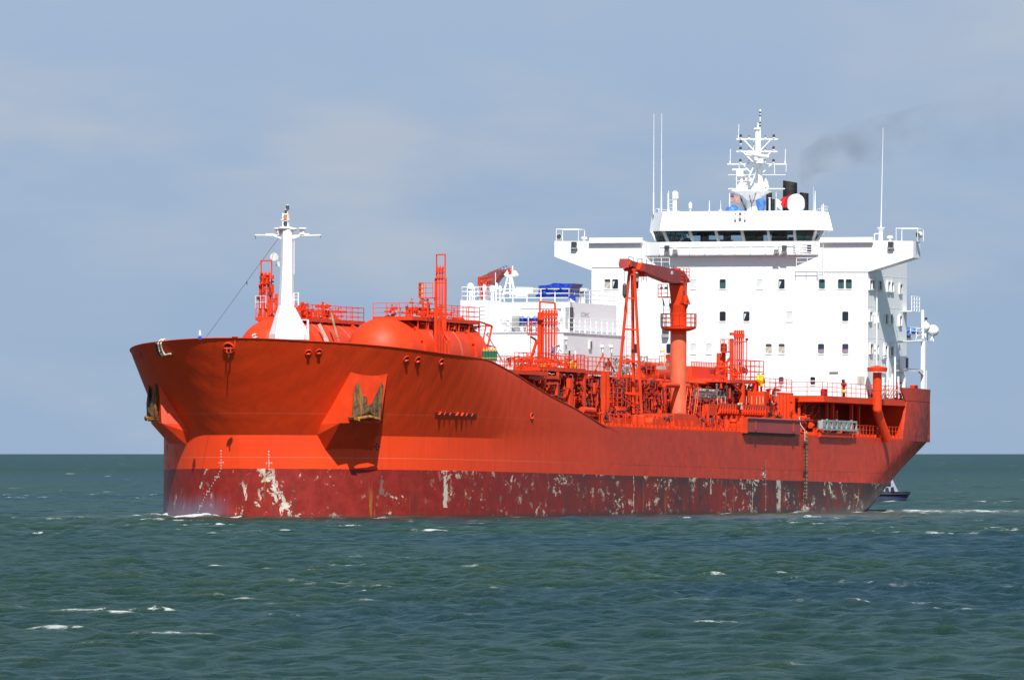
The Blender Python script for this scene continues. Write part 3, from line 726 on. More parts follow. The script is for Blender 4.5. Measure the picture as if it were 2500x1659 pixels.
# ------------------------------------------------------------------ deckhouse forward of the main block (starboard side)
HX, HL = 85.5, 82.6
def build_deckhouse():
    b1 = lambda a, b, x: P('B1', a, b, x=x)
    mb = MB().mat('white')
    tz = 19.35; z2 = 16.75
    yl = b1(125,700,HX-2.8).y; yr1 = b1(470,700,HX-2.8).y; yr = b1(1520,700,HX).y; yrl = b1(1440,1100,HL).y
    mb.box((HX-2.8, yr1, 8), (HX+9, yl, tz+.12)); mb.box((HX, yr, z2-.05), (HX+12.2, yr1-.003, tz))
    part_dh = part(mb, 'deckhouse')
    mb = MB().mat('white'); mb.box((HL, yrl, 8), (HX+13.2, yr1-.004, z2-.12)); mb.box((HL-.08, yrl-.08, z2-.118), (HX+13.2, yr1-.006, z2-.04)); lower = part(mb, 'lower_house', parent=part_dh)
    # side windows, door, text
    for a, b in ((1775, 1135),):
        t_ = P('B1', a, b, y=yrl).x; mb = MB().mat('off_white'); mb.box((t_-.35, yrl-.14, 15.35), (t_+.35, yrl+.01, 16.05)); mb.mat('dark_grey').box((t_-.05, yrl-.16, 15.4), (t_+.25, yrl-.15, 16.0)); part(mb, 'side_window', parent=part_dh)
    for a in (1515,): t_ = P('B1', a, 1230, y=yrl).x; mb = MB().mat('black'); mb.box((t_-.15, yrl-.02, 13.2), (t_+.25, yrl+.01, 15.1)); mb.mat('white').bar((t_+.8,yrl-.3,13.2),(t_+.8,yrl-.3,15.1),.12); mb.bar((t_-.8,yrl-.2,15.15),(t_+1.4,yrl-.2,15.15),.06,.06); part(mb, 'doorway', parent=part_dh)
    mb = MB().mat('dark_grey'); mb.box((HX+.02, yr-.02, 16.9), (HX+.9, yr+.001, 18.9)); mb.mat('grey').box((HX-.01, yr+.05, 17.0), (HX+.0, yr+.40, 18.9)); part(mb, 'open_door', parent=part_dh)
    c = P('B1', 1715, 775, y=yr); merge_text([('COSMC', V((c.x, yr-.005, c.z)), V((0,-1,0)), .55, 1.15)], 'faint', 'faded_lettering', part_dh)
    mb = MB().mat('white')
    for a, b in ((1920,1180),(2035,1180),(1455,1080)): c = P('B1', a, b, y=yrl); mb.sphere(V((c.x, yrl-.15, c.z)), .16); mb.bar((c.x, yrl-.15, c.z-.1), (c.x, yrl-.15, c.z-.5), .08)
    part(mb, 'wall_lamp', parent=part_dh, smooth=50)
    # roof railings
    mb = MB().mat('white'); mb.rail([(HX+8, yl-.1, tz+.12), (HX-2.7, yl-.1, tz+.12), (HX-2.7, yr1+.1, tz+.12), (HX+.1, yr1, tz), (HX+.1, yr+.1, tz), (HX+12, yr+.1, tz)], h=1.15, bars=3, r=.045, gap=1.3); part(mb, 'roof_railing', parent=part_dh)
    mb = MB().mat('white'); mb.rail([(HL+.1, yr1-.6, z2), (HL+.1, yrl+.1, z2), (HX+13, yrl+.1, z2)], h=1.2, bars=3, r=.04, gap=1.5); part(mb, 'walkway_railing', parent=part_dh)
    mb = MB().mat('white'); mb.ladder((HX-2.86, b1(405,700,HX-2.9).y, 14), (HX-2.86, b1(405,700,HX-2.9).y, 19.6), .5); part(mb, 'wall_ladder', parent=part_dh)
    mb = MB().mat('off_white'); p0 = b1(460,900,HL-.5); p1 = b1(700,1320,HL-.5)
    mb.bar(p0, p1, .06); mb.bar(b1(380,1040,HL-.6), b1(560,1320,HL-.6), .08, .3)
    for k in range(9): q = b1(380,1040,HL-.7).lerp(b1(560,1320,HL-.7), k/8); mb.mat('grey').bar(q, q+V((0,.35,0)), .2, .05)
    part(mb, 'stairway', parent=part_dh)
    # horizontal white pressure tank on the walkway
    mb = MB().mat('white'); cl, cr = b1(700,825,HX-1.5), b1(1350,825,HX-1.5); r = .80
    L = cl.y-cr.y; mb.lathe(V((cl.x, cl.y, cl.z)), (0,-1,0), [(-.45,.05),(-.4,.35),(-.22,.65),(0,r),(L,r),(L+.22,.65),(L+.4,.35),(L+.45,.05)], 28)
    for k in (.1, .9): yy = cl.y-L*k; mb.prism([V((cl.x-.5,yy-.3,z2)), V((cl.x-.5,yy+.3,z2)), V((cl.x-.5,yy+.2,cl.z-.5)), V((cl.x-.5,yy-.2,cl.z-.5))], (1,0,0))
    part(mb, 'pressure_tank', parent=part_dh, smooth=40)
    mb = MB()
    for a in (740, 910, 985, 1065): c = b1(a, 980, HX-2.4); mb.mat('white').cyl((c.x,c.y,z2), (c.x,c.y,z2+.75 if a > 800 else z2+1.1), .16 if a > 800 else .2, n=10)
    part(mb, 'fan_pedestal', parent=part_dh, smooth=40)
    for a, b, nm in ((918,840,'left'), (995,845,'middle'), (1078,840,'right')):
        c = b1(a, b+50, HX-2.5); mb = MB().mat('blue_tarp'); mb.lathe(c, (0,0,1), [(0,.2),(.1,.27),(.45,.30),(.62,.2),(.7,.05)], 9)
        single(mb, 'covered_fan', f'{nm} one of three small blue-covered fans by the white pressure tank', 'covered fan', c, group='blue covers on the walkway', smooth=50)
    mb = MB().mat('grey'); c = b1(838, 930, HX-2.6); mb.cbox(c+V((0,0,.15)), (.4,.65,.5)); mb.cbox(c+V((0,0,.72)), (.42,.68,.5)); part(mb, 'control_cabinet', parent=part_dh)
    mb = MB().mat('white'); mb.box((HX-.25, b1(1420,640,HX).y, b1(1000,690,HX).z), (HX+0, b1(910,640,HX).y, b1(1000,650,HX).z)); part(mb, 'wall_locker', parent=part_dh)
    # things on the roof
    mb = MB().mat('white'); t = HX+.6; top = b1(755,265,t)
    for a in (665, 765, 835): mb.bar(b1(a, 560, t), b1(755+(a-755)*.25, 285, t), .14)
    for b_ in (370, 490): mb.bar(b1(755-(b_-285)*.28, b_, t), b1(755+(b_-285)*.24, b_, t), .10)
    mb.prism([b1(680,262,t), b1(720,205,t), b1(795,205,t), b1(832,265,t), b1(800,285,t), b1(700,282,t)], (.8,0,0)); mb.cyl(b1(790,205,t), b1(792,150,t), .06); mb.mat('red').prism([b1(740,252,t-.05), b1(740,208,t-.05), b1(778,208,t-.05), b1(778,252,t-.05)], (.04,0,0)); mb.cyl(b1(748,210,t), b1(748,175,t), .12)
    mb.mat('white').cyl(b1(575,560,t), b1(573,235,t), .03); part(mb, 'signal_tripod', parent=part_dh)
    mb = MB().mat('white')
    for a, b_, r in ((255,400,.30),(430,415,.16),(535,430,.26),(632,430,.15),(585,395,.12)):
        c = b1(a, b_, t); z_ = 19.45; mb.cyl((c.x,c.y,z_), (c.x,c.y,c.z), r*.6, n=10); mb.lathe((c.x,c.y,c.z-.3), (0,0,1), [(0,r),(.35,r),(.5,r*.5)], 12)
    mb.prism([b1(820,560,t), b1(835,420,t), b1(1050,425,t), b1(1050,500,t), b1(960,505,t), b1(960,560,t)], (1.2,0,0)); part(mb, 'roof_vent', parent=part_dh, smooth=50)
    mb = MB().mat('off_white'); 
    for a, b_ in ((1690,455),(1550,420)): c = P('B1', a, b_, y=yr+1.5); mb.cyl((c.x,c.y,tz), (c.x,c.y,c.z), .2); mb.cbox((c.x,c.y,c.z), (.5,.9,.25)); mb.mat('dark_grey').cbox((c.x-.2,c.y,c.z-.3), (.3,.5,.25)); mb.mat('off_white')
    part(mb, 'roof_lamp', parent=part_dh)
    # blue tarpaulin over a stowed load
    xs_ = HX-.05
    pts = [(1075,550),(1140,490),(1120,410),(1255,400),(1310,377),(1370,377),(1380,384),(1560,382),(1548,412),(1520,440),(1525,545),(1300,548),(1200,562)]
    mb = MB().mat('blue_tarp'); mb.prism([b1(a, b_-8, xs_+.3) for a, b_ in pts], (2.6, 0, 0))
    for k in range(12):
        a = random.uniform(1120, 1480); b_ = random.uniform(420, 540); c = b1(a, b_, xs_+.3); mb.sphere(c, random.uniform(.12,.3), .5, 8)
    mb.prism([b1(1500,540,xs_-.02), b1(1590,530,xs_-.02), b1(1592,600,xs_-.02), b1(1570,595,xs_-.02)], (.12,0,0))
    c = b1(1300,560,xs_); single(mb, 'tarpaulin', 'crumpled dark blue tarpaulin over gear on the white deckhouse roof', 'tarpaulin', c, smooth=60)
    # starboard hose crane beyond the house, jib topped up
    q = lambda a, b_: P('B1', a, b_, y=11.5)
    mb = MB().mat('dull_red'); mb.prism([q(470,300), q(730,195), q(725,255), q(560,395), q(470,395)], (0,.9,0)); mb.prism([q(650,235), q(725,215), q(605,395), q(540,395)], (0,.5,0))
    cr = part(mb, 'starboard_crane')
    mb = MB().mat('red'); g0, g1, g2, g3 = q(355,295), q(470,290), q(480,440), q(375,440)
    for a_, b_ in ((g0,g1),(g0,g3),(g1,g2),(q(360,350),q(480,345))): mb.bar(a_, b_, .12)
    mb.bar(q(375,350), q(520,320), .2); mb.bar(q(400,380), q(440,330), .2); mb.sphere(q(440,370), .2); mb.bar(q(420,560), q(440,400), .5); part(mb, 'crane_head', parent=cr)
    mb = MB().mat('dark_grey')
    for k in range(7):
        s = k/6; a_ = q(480+240*s, 272-95*s+20); mb.cyl(a_, a_+V((0,0,.35)), .025, n=4)
        if k: mb.cyl(prev, a_+V((0,0,.35)), .025, n=4)
        prev = a_+V((0,0,.35))
    part(mb, 'jib_handrail', parent=cr)
build_deckhouse()

# ------------------------------------------------------------------ accommodation block
BX = 118.9
f1 = lambda w, a, b, x=BX: P(w, a, b, x=x)
S_ = lambda a, b, x=BX: P('S', a, b, x=x)
def rounded(cy, cz, w, h, r=.12, n=4):
    out = []
    for sx, sz, t0 in ((1,1,0),(-1,1,90),(-1,-1,180),(1,-1,270)):
        for k in range(n+1):
            t = R(t0+90*k/n); out.append((cy+sx*(w/2-r)+r*math.cos(t), cz+sz*(h/2-r)+r*math.sin(t)))
    return out
def window_mesh(kind, w=.56, h=.84):
    mb = MB().mat('white'); fr = rounded(0, -.02, w+.12, h+.14, .14); gl = rounded(0, 0, w, h)
    n = len(fr); mb.add([V((-.05, a, b)) for a, b in fr]+[V((0, a, b)) for a, b in fr]+[V((-.05, a, b)) for a, b in gl]+[V((-.02, a, b)) for a, b in gl],
           [(i, (i+1) % n, n+(i+1) % n, n+i) for i in range(n)]+[(i, 2*n+i, 2*n+(i+1) % n, (i+1) % n) for i in range(n)]+[(2*n+i, 3*n+i, 3*n+(i+1) % n, 2*n+(i+1) % n) for i in range(n)])
    g = {'dark': 'glass', 'green': 'green_glass', 'blind': 'blind', 'curtain': 'curtain', 'half': 'glass', 'split': 'glass', 'lilac': 'navy'}[kind]
    mb.mat(g).add([V((-.02, a, b)) for a, b in gl], [tuple(range(n))])
    if kind == 'half': mb.mat('blind').add([V((-.024, w*.42, h*.28)), V((-.024, w*.05, h*.28)), V((-.024, w*.42, -h*.38))], [(0,1,2)])
    if kind == 'curtain': mb.mat('dark_grey').box((-.026, -w*.45, h*.22), (-.023, w*.45, h*.46))
    if kind == 'green': mb.mat('glass').box((-.026, -w*.42, h*.16), (-.023, w*.42, h*.46))
    if kind == 'split': mb.mat('white').box((-.06, -w/2, -.03), (-.02, w/2, .03))
    if kind == 'lilac': mb.mat('lilac').box((-.026, -w*.45, -h*.45), (-.023, w*.45, -h*.05))
    return mb
def build_block():
    zr = 24.4
    yw = 13.07; mb = MB().mat('white')
    mb.box((BX, -yw, PD), (BX+11.2, yw, zr)); mb.box((BX+11.2, -9, PD), (BX+15, 9, 20.5))
    # deck lines: slim weld ledges round the house
    blk = part(mb, 'accommodation_block')
    mb = MB().mat('white')
    for z in (14.05, 16.88, 19.7, 22.5): mb.box((BX-.012, -yw-.012, z), (BX+11.2, yw+.012, z+.04))
    part(mb, 'deck_seam', parent=blk)
    protos = {}
    rows = [(655, [(1402,'curtain'),(1420,'half'),(1467,'dark'),(1600,'blind'),(1668,'green'),(1753,'blind'),(1804,'half'),(1897,'green'),(1941,'green'),(1959,'green')]),
            (729.5, [(1410,'dark'),(1668,'dark'),(1723,'half'),(1822,'blind'),(1951,'dark')]),
            (804, [(1467,'dark'),(1545,'dark'),(1600,'blind'),(1636,'blind'),(1671,'dark'),(1774,'curtain'),(1804,'curtain'),(1895,'lilac'),(1951,'lilac'),(1416,'dark')]),
            (878, [(1803,'lilac'),(1876,'split')])]
    for yy, ws in rows:
        for xx, kd in ws:
            c = S_(xx, yy); key = (kd, yy == 878)
            if key not in protos:
                o = window_mesh(kd, .46 if key[1] else .58, .68 if key[1] else .86).build('window', blk); protos[key] = o
            else: o = protos[key].copy(); COL.objects.link(o); o.parent = blk
            o.location = (BX-.001, c.y, c.z)
    # protruding windows of the port side
    pw = [(c/4.2196+1740, b/4.2196+480) for c, b in ((1608,905),(1645,905),(1715,915),(1803,925),(1840,930),(1928,950))]
    pw += [(a/4.357+1950, b/4.357+740) for a, b in ((742,140),(822,155),(922,170),(975,170),(1072,185),(762,485),(825,490),(918,500),(978,510))]
    for i, (sx, sy) in enumerate(pw):
        c = P('S', sx/1.058, sy/1.058, y=-yw); mb = MB().mat('white' if i % 3 != 2 else 'off_white')
        if c.x < BX+.5: c.x = BX+.5
        mb.box((c.x-.40, -yw-.17, c.z-.48), (c.x-.30, -yw, c.z+.48)); mb.box((c.x+.30, -yw-.17, c.z-.48), (c.x+.4, -yw, c.z+.48)); mb.box((c.x-.3, -yw-.17, c.z+.38), (c.x+.3, -yw, c.z+.48)); mb.box((c.x-.3, -yw-.17, c.z-.48), (c.x+.3, -yw, c.z-.38))
        mb.mat('glass').box((c.x-.3, -yw-.05, c.z-.38), (c.x+.3, -yw-.01, c.z+.38)); mb.build('side_window', blk)
    # pipes, lamps, plates
    mb = MB().mat('white'); c = P('S', 2018, 760, y=-yw); mb.cyl((c.x, -yw-.2, PD), (c.x, -yw-.2, 22.4), .09, n=8)
    for z in (13, 16, 19, 21.5): mb.cbox((c.x, -yw-.1, z), (.1, .25, .08))
    part(mb, 'downpipe', parent=blk, smooth=40)
    for xx, yy in ((1536,769),(1467,640)):
        c = S_(xx, yy, BX-.2); mb = MB().mat('dark_grey'); mb.cbox((BX-.25, c.y, c.z+.2), (.3,.55,.38)); mb.mat('grey').cbox((BX-.22, c.y, c.z-.2), (.36,.5,.3)); part(mb, 'floodlight', parent=blk)
    mb = MB().mat('curtain'); c = S_(1987, 877); mb.box((BX-.03, c.y-.33, c.z-.38), (BX-.001, c.y+.33, c.z+.38)); part(mb, 'beige_panel', parent=blk)
    mb = MB().mat('off_white'); c = S_(1925, 856); mb.box((BX-.15, c.y-.4, c.z-.08), (BX, c.y+.4, c.z+.06)); part(mb, 'wall_hood', parent=blk)
    # port side clutter on the poop: pipes, lockers, lifebelt box
    mb = MB().mat('white'); q = lambda a, b: P('B4', a, b, y=-13.6)
    mb.tube([q(905,430), q(930,430), q(948,450), q(948,1000)], .07); mb.tube([q(1025,1000), q(1025,430), q(1050,410), q(1320,400)], .09); mb.tube([q(1070,440), q(1072,490), q(1055,515), q(1030,515)], .07)
    mb.tube([q(905,575), q(940,575), q(940,1000)], .06); mb.bar(q(1025,715), q(1310,715), .14); mb.bar(q(1030,640), q(1090,640), .1)
    for a in (900, 970, 995, 1060, 1115): mb.cyl(q(a, 1010), q(a, 740+(a % 7)*12), .10 if a != 1115 else .2, n=8)
    part(mb, 'poop_pipework', parent=blk, smooth=40)
    mb = MB(); clutter(mb, (V((BX+2, -13.6, PD)), V((BX+10, -13.2, PD+1.6))), 26, random.Random(8), ('white','off_white','off_white','bright_red'), vert=.6); part(mb, 'poop_fitting', parent=blk)
    mb = MB().mat('dark_grey'); c = q(745, 985); mb.cbox((BX+.4, -13.3, PD+.3), (.5,.4,.4)); mb.mat('off_white').cbox((BX+.4, -13.3, PD+.7), (.5,.4,.3)); part(mb, 'deck_box', parent=blk)
    mb = MB().mat('bright_red'); c = q(1036, 878); mb.cbox(c, (.3,.2,.6)); part(mb, 'extinguisher_box', parent=blk)
    mb = MB().mat('white'); c = q(1125, 635); mb.cbox(c, (.9,.5,1.05)); mb.mat('navy').cbox(c+V((-.1,-.27,0)), (.5,.04,.85)); mb.mat('bright_red').cbox(c+V((-.1,-.30,.2)), (.12,.03,.12)); sl_ = part(mb, 'sidelight_box', parent=blk)
    # small side balcony high on the aft corner
    mb = MB().mat('white'); c = P('C4', 570, 155, y=-yw-.5); mb.box((BX+10, -yw-.9, c.z-.1), (BX+12.3, -yw, c.z)); mb.rail([(BX+10,-yw-.85,c.z),(BX+12.3,-yw-.85,c.z)], h=1.3, bars=4, r=.04, gap=.8); part(mb, 'side_balcony', parent=blk)
    return blk
BLOCK = build_block()

def build_bridge():
    s = lambda a, b, x=BX: P('S', a, b, x=x)
    # wings: box beams tapering to their tips, open bulwark above
    mb = MB().mat('white'); wd = 2.0; x0 = BX-.06
    L = [s(1280,556), s(1280,592), s(1366,624), s(1366,617), s(1490,617), s(1490,556)]
    mb.prism([V((x0, p.y, p.z)) for p in L], (wd, 0, 0))
    Rr = [s(1890,553), s(1890,627), s(2003,627), s(2108,594), s(2108,556)]
    mb.prism([V((x0, p.y, p.z)) for p in Rr], (wd, 0, 0))
    wing = part(mb, 'bridge_wing')
    mb = MB().mat('white')
    for a0, a1, b0, b1_ in ((1363,1485,549,560),(1896,2016,548,559)):
        p, q = s(a0, b0), s(a1, b1_); mb.prism([V((x0-.35, p.y, q.z)), V((x0-.35, p.y, p.z)), V((x0, p.y, p.z+.02)), V((x0, p.y, q.z-.12))], (0, q.y-p.y, 0))
    part(mb, 'wind_deflector', parent=wing)
    for (a0, a1, b0, b1_) in ((1284,1335,528,556),(2068,2118,526,556)):
        mb = MB().mat('white'); p, q = s(a0, b1_), s(a1, b0)
        for xx in (x0+.05, x0+1.7):
            for yy in (p.y, q.y): mb.bar((xx,yy,p.z), (xx,yy,q.z), .05)
            mb.bar((xx,p.y,q.z), (xx,q.y,q.z), .06)
        for yy in (p.y, q.y): mb.bar((x0+.05,yy,q.z), (x0+1.7,yy,q.z), .06)
        part(mb, 'wing_tip_frame', parent=wing)
    for (a, b) in ((1325,567),(2056,567)):
        c = s(a, b, x0-.2); mb = MB().mat('dark_grey'); mb.cbox((x0-.25, c.y, c.z+.15), (.25,.46,.42)); mb.mat('grey').cbox((x0-.16, c.y, c.z-.22), (.3,.5,.12)); mb.bar((x0-.3,c.y-.24,c.z-.1),(x0,c.y-.24,c.z-.4),.06); mb.bar((x0-.3,c.y+.24,c.z-.1),(x0,c.y+.24,c.z-.4),.06); part(mb, 'floodlight', parent=wing)
    for (a, b, dx_) in ((1292,546,1),(2120,542,-1)):
        c = s(a, b, x0+.6); mb = MB().mat('off_white'); mb.lathe(c-V((.25,0,0)), (1,.4*dx_,.1), [(0,.26),(.35,.28),(.5,.1)], 12); mb.bar(c+V((0,0,-.2)), c+V((0,0,-.6)), .1); mb.mat('dark_grey').lathe(c-V((.27,0,0)), (1,.4*dx_,.1), [(0,.22),(.02,.22)], 12); part(mb, 'searchlight', parent=wing, smooth=40)
    for a, b in ((1348,551),(2054,549)):
        c = s(a, b, x0+.8); mb = MB().mat('white'); mb.cyl(c-V((0,0,.3)), c, .12); mb.lathe(c, (0,0,1), [(0,.28),(.14,.28),(.2,.15)], 12); part(mb, 'compass_repeater', parent=wing, smooth=40)
    # walkway apron in front of the wheelhouse
    mb = MB().mat('white'); X = BX-.75
    fz0, fz1 = s(1700,588,X).z, s(1700,557,X).z
    yL, yR = s(1523,560,X).y, s(1838,560,X).y; yL2, yR2 = s(1487,560).y, s(1890,560).y
    outer = [V((BX, yL2, 0)), V((X, yL, 0)), V((X, yR, 0)), V((BX-.1, yR2, 0))]
    for a, b in zip(outer, outer[1:]): 
        mb.add([V((a.x,a.y,fz0)), V((b.x,b.y,fz0)), V((b.x,b.y,fz1)), V((a.x,a.y,fz1)), V((a.x+.1,a.y,fz0)), V((b.x+.1,b.y,fz0)), V((b.x+.1,b.y,fz1)), V((a.x+.1,a.y,fz1))], [(0,1,2,3),(4,7,6,5),(3,2,6,7),(0,4,5,1),(0,3,7,4),(1,5,6,2)])
    mb.prism([V((p.x, p.y, fz0-.02)) for p in outer]+[V((BX-.02, yR2, fz0-.02)), V((BX-.02, yL2, fz0-.02))], (0, 0, .08))
    ap = part(mb, 'bridge_apron')
    mb = MB().mat('white'); mb.rail([(X-.12, yL, fz0+.1), (X-.12, yR, fz0+.1)], h=.75, bars=1, r=.03, gap=1.5)
    z_ = s(1500,617).z+.1
    mb.rail([V((BX-.9, s(1488,600,BX-.9).y, z_)), V((BX-.9, s(1545,600,BX-.9).y, z_))], h=.75, bars=2, r=.03, gap=.9)
    mb.rail([V((BX-.9, s(1838,600,BX-.9).y, z_-.1)), V((BX-.9, s(1888,600,BX-.9).y, z_-.1))], h=.75, bars=2, r=.03, gap=.9)
    for a in (1487, 1894): mb.ladder(s(a, 640, BX-.3), s(a, 560, BX-.3), .45)
    part(mb, 'apron_railing', parent=ap)
    mb = MB().mat('navy'); p, q = s(1832,564,X-.01), s(1873,581,X-.01); xm = BX-.62
    a0, a1 = V((BX-.72, s(1832,570,BX-.72).y, 0)), V((BX-.28, s(1873,570,BX-.28).y, 0)); mb.add([V((a0.x-.05,a0.y,q.z)), V((a1.x-.05,a1.y,q.z)), V((a1.x-.05,a1.y,p.z)), V((a0.x-.05,a0.y,p.z))], [(0,1,2,3)]); mb.mat('white')
    for k in (.0, .33, .66, 1.): zz = q.z+(p.z-q.z)*k; mb.bar(V((a0.x-.1,a0.y,zz)), V((a1.x-.1,a1.y,zz)), .05)
    m_ = (a0+a1)/2; mb.bar(V((m_.x-.1,m_.y+.15,q.z)), V((m_.x-.1,m_.y+.15,p.z)), .06); part(mb, 'apron_opening', parent=ap)
    for a, b, dk in ((1539,574,1),(1558,576,0),(1792,576,0),(1810,574,1)):
        c = s(a, b, X-.3); mb = MB().mat('dark_grey' if dk else 'off_white'); mb.cbox((X-.3, c.y, c.z+.12), (.25,.40,.36 if dk else .25)); mb.mat('off_white').bar((X-.3,c.y-.2,c.z),(X-.2,c.y-.24,c.z-.4),.06); mb.bar((X-.3,c.y+.2,c.z),(X-.2,c.y+.24,c.z-.4),.06); mb.mat('grey').cbox((X-.2,c.y,c.z-.2),(.2,.42,.12)); part(mb, 'floodlight', parent=ap)
    # wheelhouse: raked window band under a deep sloping fascia
    XB = BX-.30
    sill, head = s(1700,557,XB).z-.1, s(1700,531,XB).z; roof = s(1700,487,XB).z
    def ring(xf, yl, yr, cx, z, xb=BX+9.5, ch=None):
        return [V((xb, yl+cx, z)), V((xf+1.6, yl+cx, z)), V((xf, yl, z)), V((xf, yr, z)), V((xf+1.6, yr-cx, z)), V((xb, yr-cx, z))]
    yl0, yr0 = s(1540,557,XB).y, s(1833,557,XB).y
    low = [V((BX+9.5, s(1510,557).y, sill)), V((BX+.7, s(1510,557).y, sill)), V((XB+.35, yl0, sill)), V((XB+.35, yr0, sill)), V((BX+.25, s(1874,557).y, sill)), V((BX+1.9, s(1888,557,BX+1.9).y, sill)), V((BX+9.5, s(1888,557,BX+1.9).y+3.2, sill))]
    hi = [V((BX+9.5, s(1499,531).y, head)), V((BX+.4, s(1499,531).y, head)), V((XB, s(1531,531,XB).y, head)), V((XB, yr0-.0, head)), V((BX-.1, s(1884,531).y, head)), V((BX+1.7, s(1903,531,BX+1.7).y, head)), V((BX+9.5, s(1903,531,BX+1.7).y+3.2, head))]
    mb = MB().mat('white'); n = len(low)
    for i in range(n-1):
        a, b, c, d = low[i], low[i+1], hi[i+1], hi[i]
        # lintel and sill strips, glass is set between
        f0, f1_ = .10, .98
        al, bl = a.lerp(d, f0), b.lerp(c, f0); ah, bh = a.lerp(d, f1_), b.lerp(c, f1_)
        mb.add([a, b, bl, al], [(0,1,2,3)]); mb.add([ah, bh, c, d], [(0,1,2,3)])
    # skirt under the sill
    mb.prism([V((p.x, p.y, fz0+.1)) for p in low], (0, 0, sill-fz0-.1))
    wh = part(mb, 'wheelhouse')
    def pane(i, k0, k1, mat='bridge_glass'):
        a, b, c, d = low[i], low[i+1], hi[i+1], hi[i]; f0, f1_ = .10, .98
        al, bl = a.lerp(d, f0), b.lerp(c, f0); ah, bh = a.lerp(d, f1_), b.lerp(c, f1_)
        q = [al.lerp(bl, k0), al.lerp(bl, k1), ah.lerp(bh, k1), ah.lerp(bh, k0)]
        nrm = (q[1]-q[0]).cross(q[3]-q[0]).normalized(); nrm = nrm if nrm.x < 0 else -nrm
        mb = MB().mat(mat); mb.add([p-nrm*.06 for p in q], [(0,1,2,3)])
        mb.mat('dark_grey').bar(q[0].lerp(q[1], .5)+nrm*.05, q[3].lerp(q[2], .47)+nrm*.05, .03)
        mb.bar(q[3].lerp(q[2], .47)+nrm*.08, q[3].lerp(q[2], .47)+nrm*.08+V((0,0,-.25)), .05)
        mb.mat('white').bar(q[0]+nrm*.03, q[3]+nrm*.03, .15); mb.bar(q[1]+nrm*.03, q[2]+nrm*.03, .15)
        mb.build('bridge_window', wh)
    for k in range(5): pane(2, k/5+.003, (k+1)/5-.003)
    pane(1, .03, .97); pane(3, .03, .97, 'green_glass'); pane(4, .05, .95); pane(0, .0, .3); pane(0, .3, .6); pane(0, .6, 1); pane(5, .0, .3); pane(5, .3, .6); pane(5, .6, 1)
    # inside: back wall, consoles, chairs
    mb = MB().mat('dark_grey'); yl9, yr9 = low[0].y, low[-1].y
    mb.box((BX+9.3, yr9, sill-.05), (BX+9.4, yl9, sill+.18)); mb.box((BX+9.3, yr9, head-.14), (BX+9.4, yl9, head))
    k = yr9
    for w_, gp in ((.9,1.3),(1.5,.8),(1.9,1.2),(.7,1.4),(2.1,.9),(.8,1.3),(1.6,1.5),(.6,.9),(1.2,1.)):
        if k+w_ < yl9: mb.box((BX+9.3, k, sill), (BX+9.4, k+w_, head)); k += w_+gp
    mb.box((BX+.3, yr9, sill-.12), (BX+9.4, yl9, sill-.04)); mb.mat('navy')
    for y0_, y1_ in ((yr0+.6, yr0+2.6), (yr0+4, yr0+5.4), (yr0+6.6, yr0+9), (yr0+10.5, yl0-.8)): mb.box((BX+1.2, y0_, sill-.05), (BX+2., y1_, sill+.32)); mb.box((BX+2.6, y0_+.5, sill), (BX+3., y0_+.95, sill+.55))
    mb.mat('dark_grey').box((BX+5, yr0+1, head-.22), (BX+5.3, yl0-1, head-.04))
    part(mb, 'bridge_console', parent=wh)
    # fascia roof
    lo2 = [V((BX+9.8, s(1487,529).y, head-.02)), V((BX+1.4, s(1487,529).y, head-.02)), V((XB-.55, s(1522,529,XB-.55).y, head-.02)), V((XB-.55, s(1873,528,XB-.55).y, head-.02)), V((BX+1.4, s(1922,531,BX+1.4).y, head-.02)), V((BX+9.8, s(1922,531,BX+1.4).y+3.4, head-.02))]
    hi2 = [V((BX+9.3, s(1502,489,BX+1.6).y, roof-.1)), V((BX+1.9, s(1502,489,BX+1.6).y, roof-.1)), V((XB-.05, s(1530,487,XB).y, roof)), V((XB-.05, s(1866,487,XB).y, roof)), V((BX+1.9, s(1912,494,BX+1.9).y, roof-.1)), V((BX+9.3, s(1912,494,BX+1.9).y+3.2, roof-.1))]
    # shift the right corners so that they stay above the windows
    mb = MB().mat('white'); n = 6; mb.add(lo2+hi2, [(i, (i+1) % n, n+(i+1) % n, n+i) for i in range(n)]+[tuple(range(n)), tuple(range(n, 2*n))]); part(mb, 'wheelhouse_roof', parent=wh)
    mb = MB().mat('white'); zt = roof; mb.rail([V((BX+9, hi2[0].y-.2, zt)), V((BX+2.2, hi2[1].y-.2, zt)), V((BX+1.5, hi2[1].y-.8, zt))], h=.0001+.35, bars=1, r=.03, gap=1.6)
    mb.rail([V((BX+1.0, hi2[3].y-.8, zt-.05)), V((BX+2.2, hi2[4].y+.2, zt-.1)), V((BX+9, hi2[5].y+.2, zt-.1))], h=.55, bars=2, r=.03, gap=1.4); part(mb, 'roof_rail', parent=wh)
    mb = MB(); c = s(1708,494,XB-.45); mb.mat('bright_red').cyl(c-V((0,0,.1)), c+V((0,0,.14)), .11, n=10); mb.mat('off_white').cyl(c-V((0,0,.35)), c-V((0,0,.1)), .14, n=10)
    for a in (1697, 1719): c = s(a,494,XB-.45); mb.mat('off_white').cyl(c-V((0,0,.45)), c+V((0,0,.15)), .03); mb.mat('dark_grey').cyl(c-V((0,0,.02)), c+V((0,0,.06)), .06); mb.mat('off_white').cyl(c-V((0,0,.5)), c-V((0,0,.25)), .1)
    part(mb, 'roof_front_lamp', parent=wh, smooth=40)
    return roof
ROOF = build_bridge()

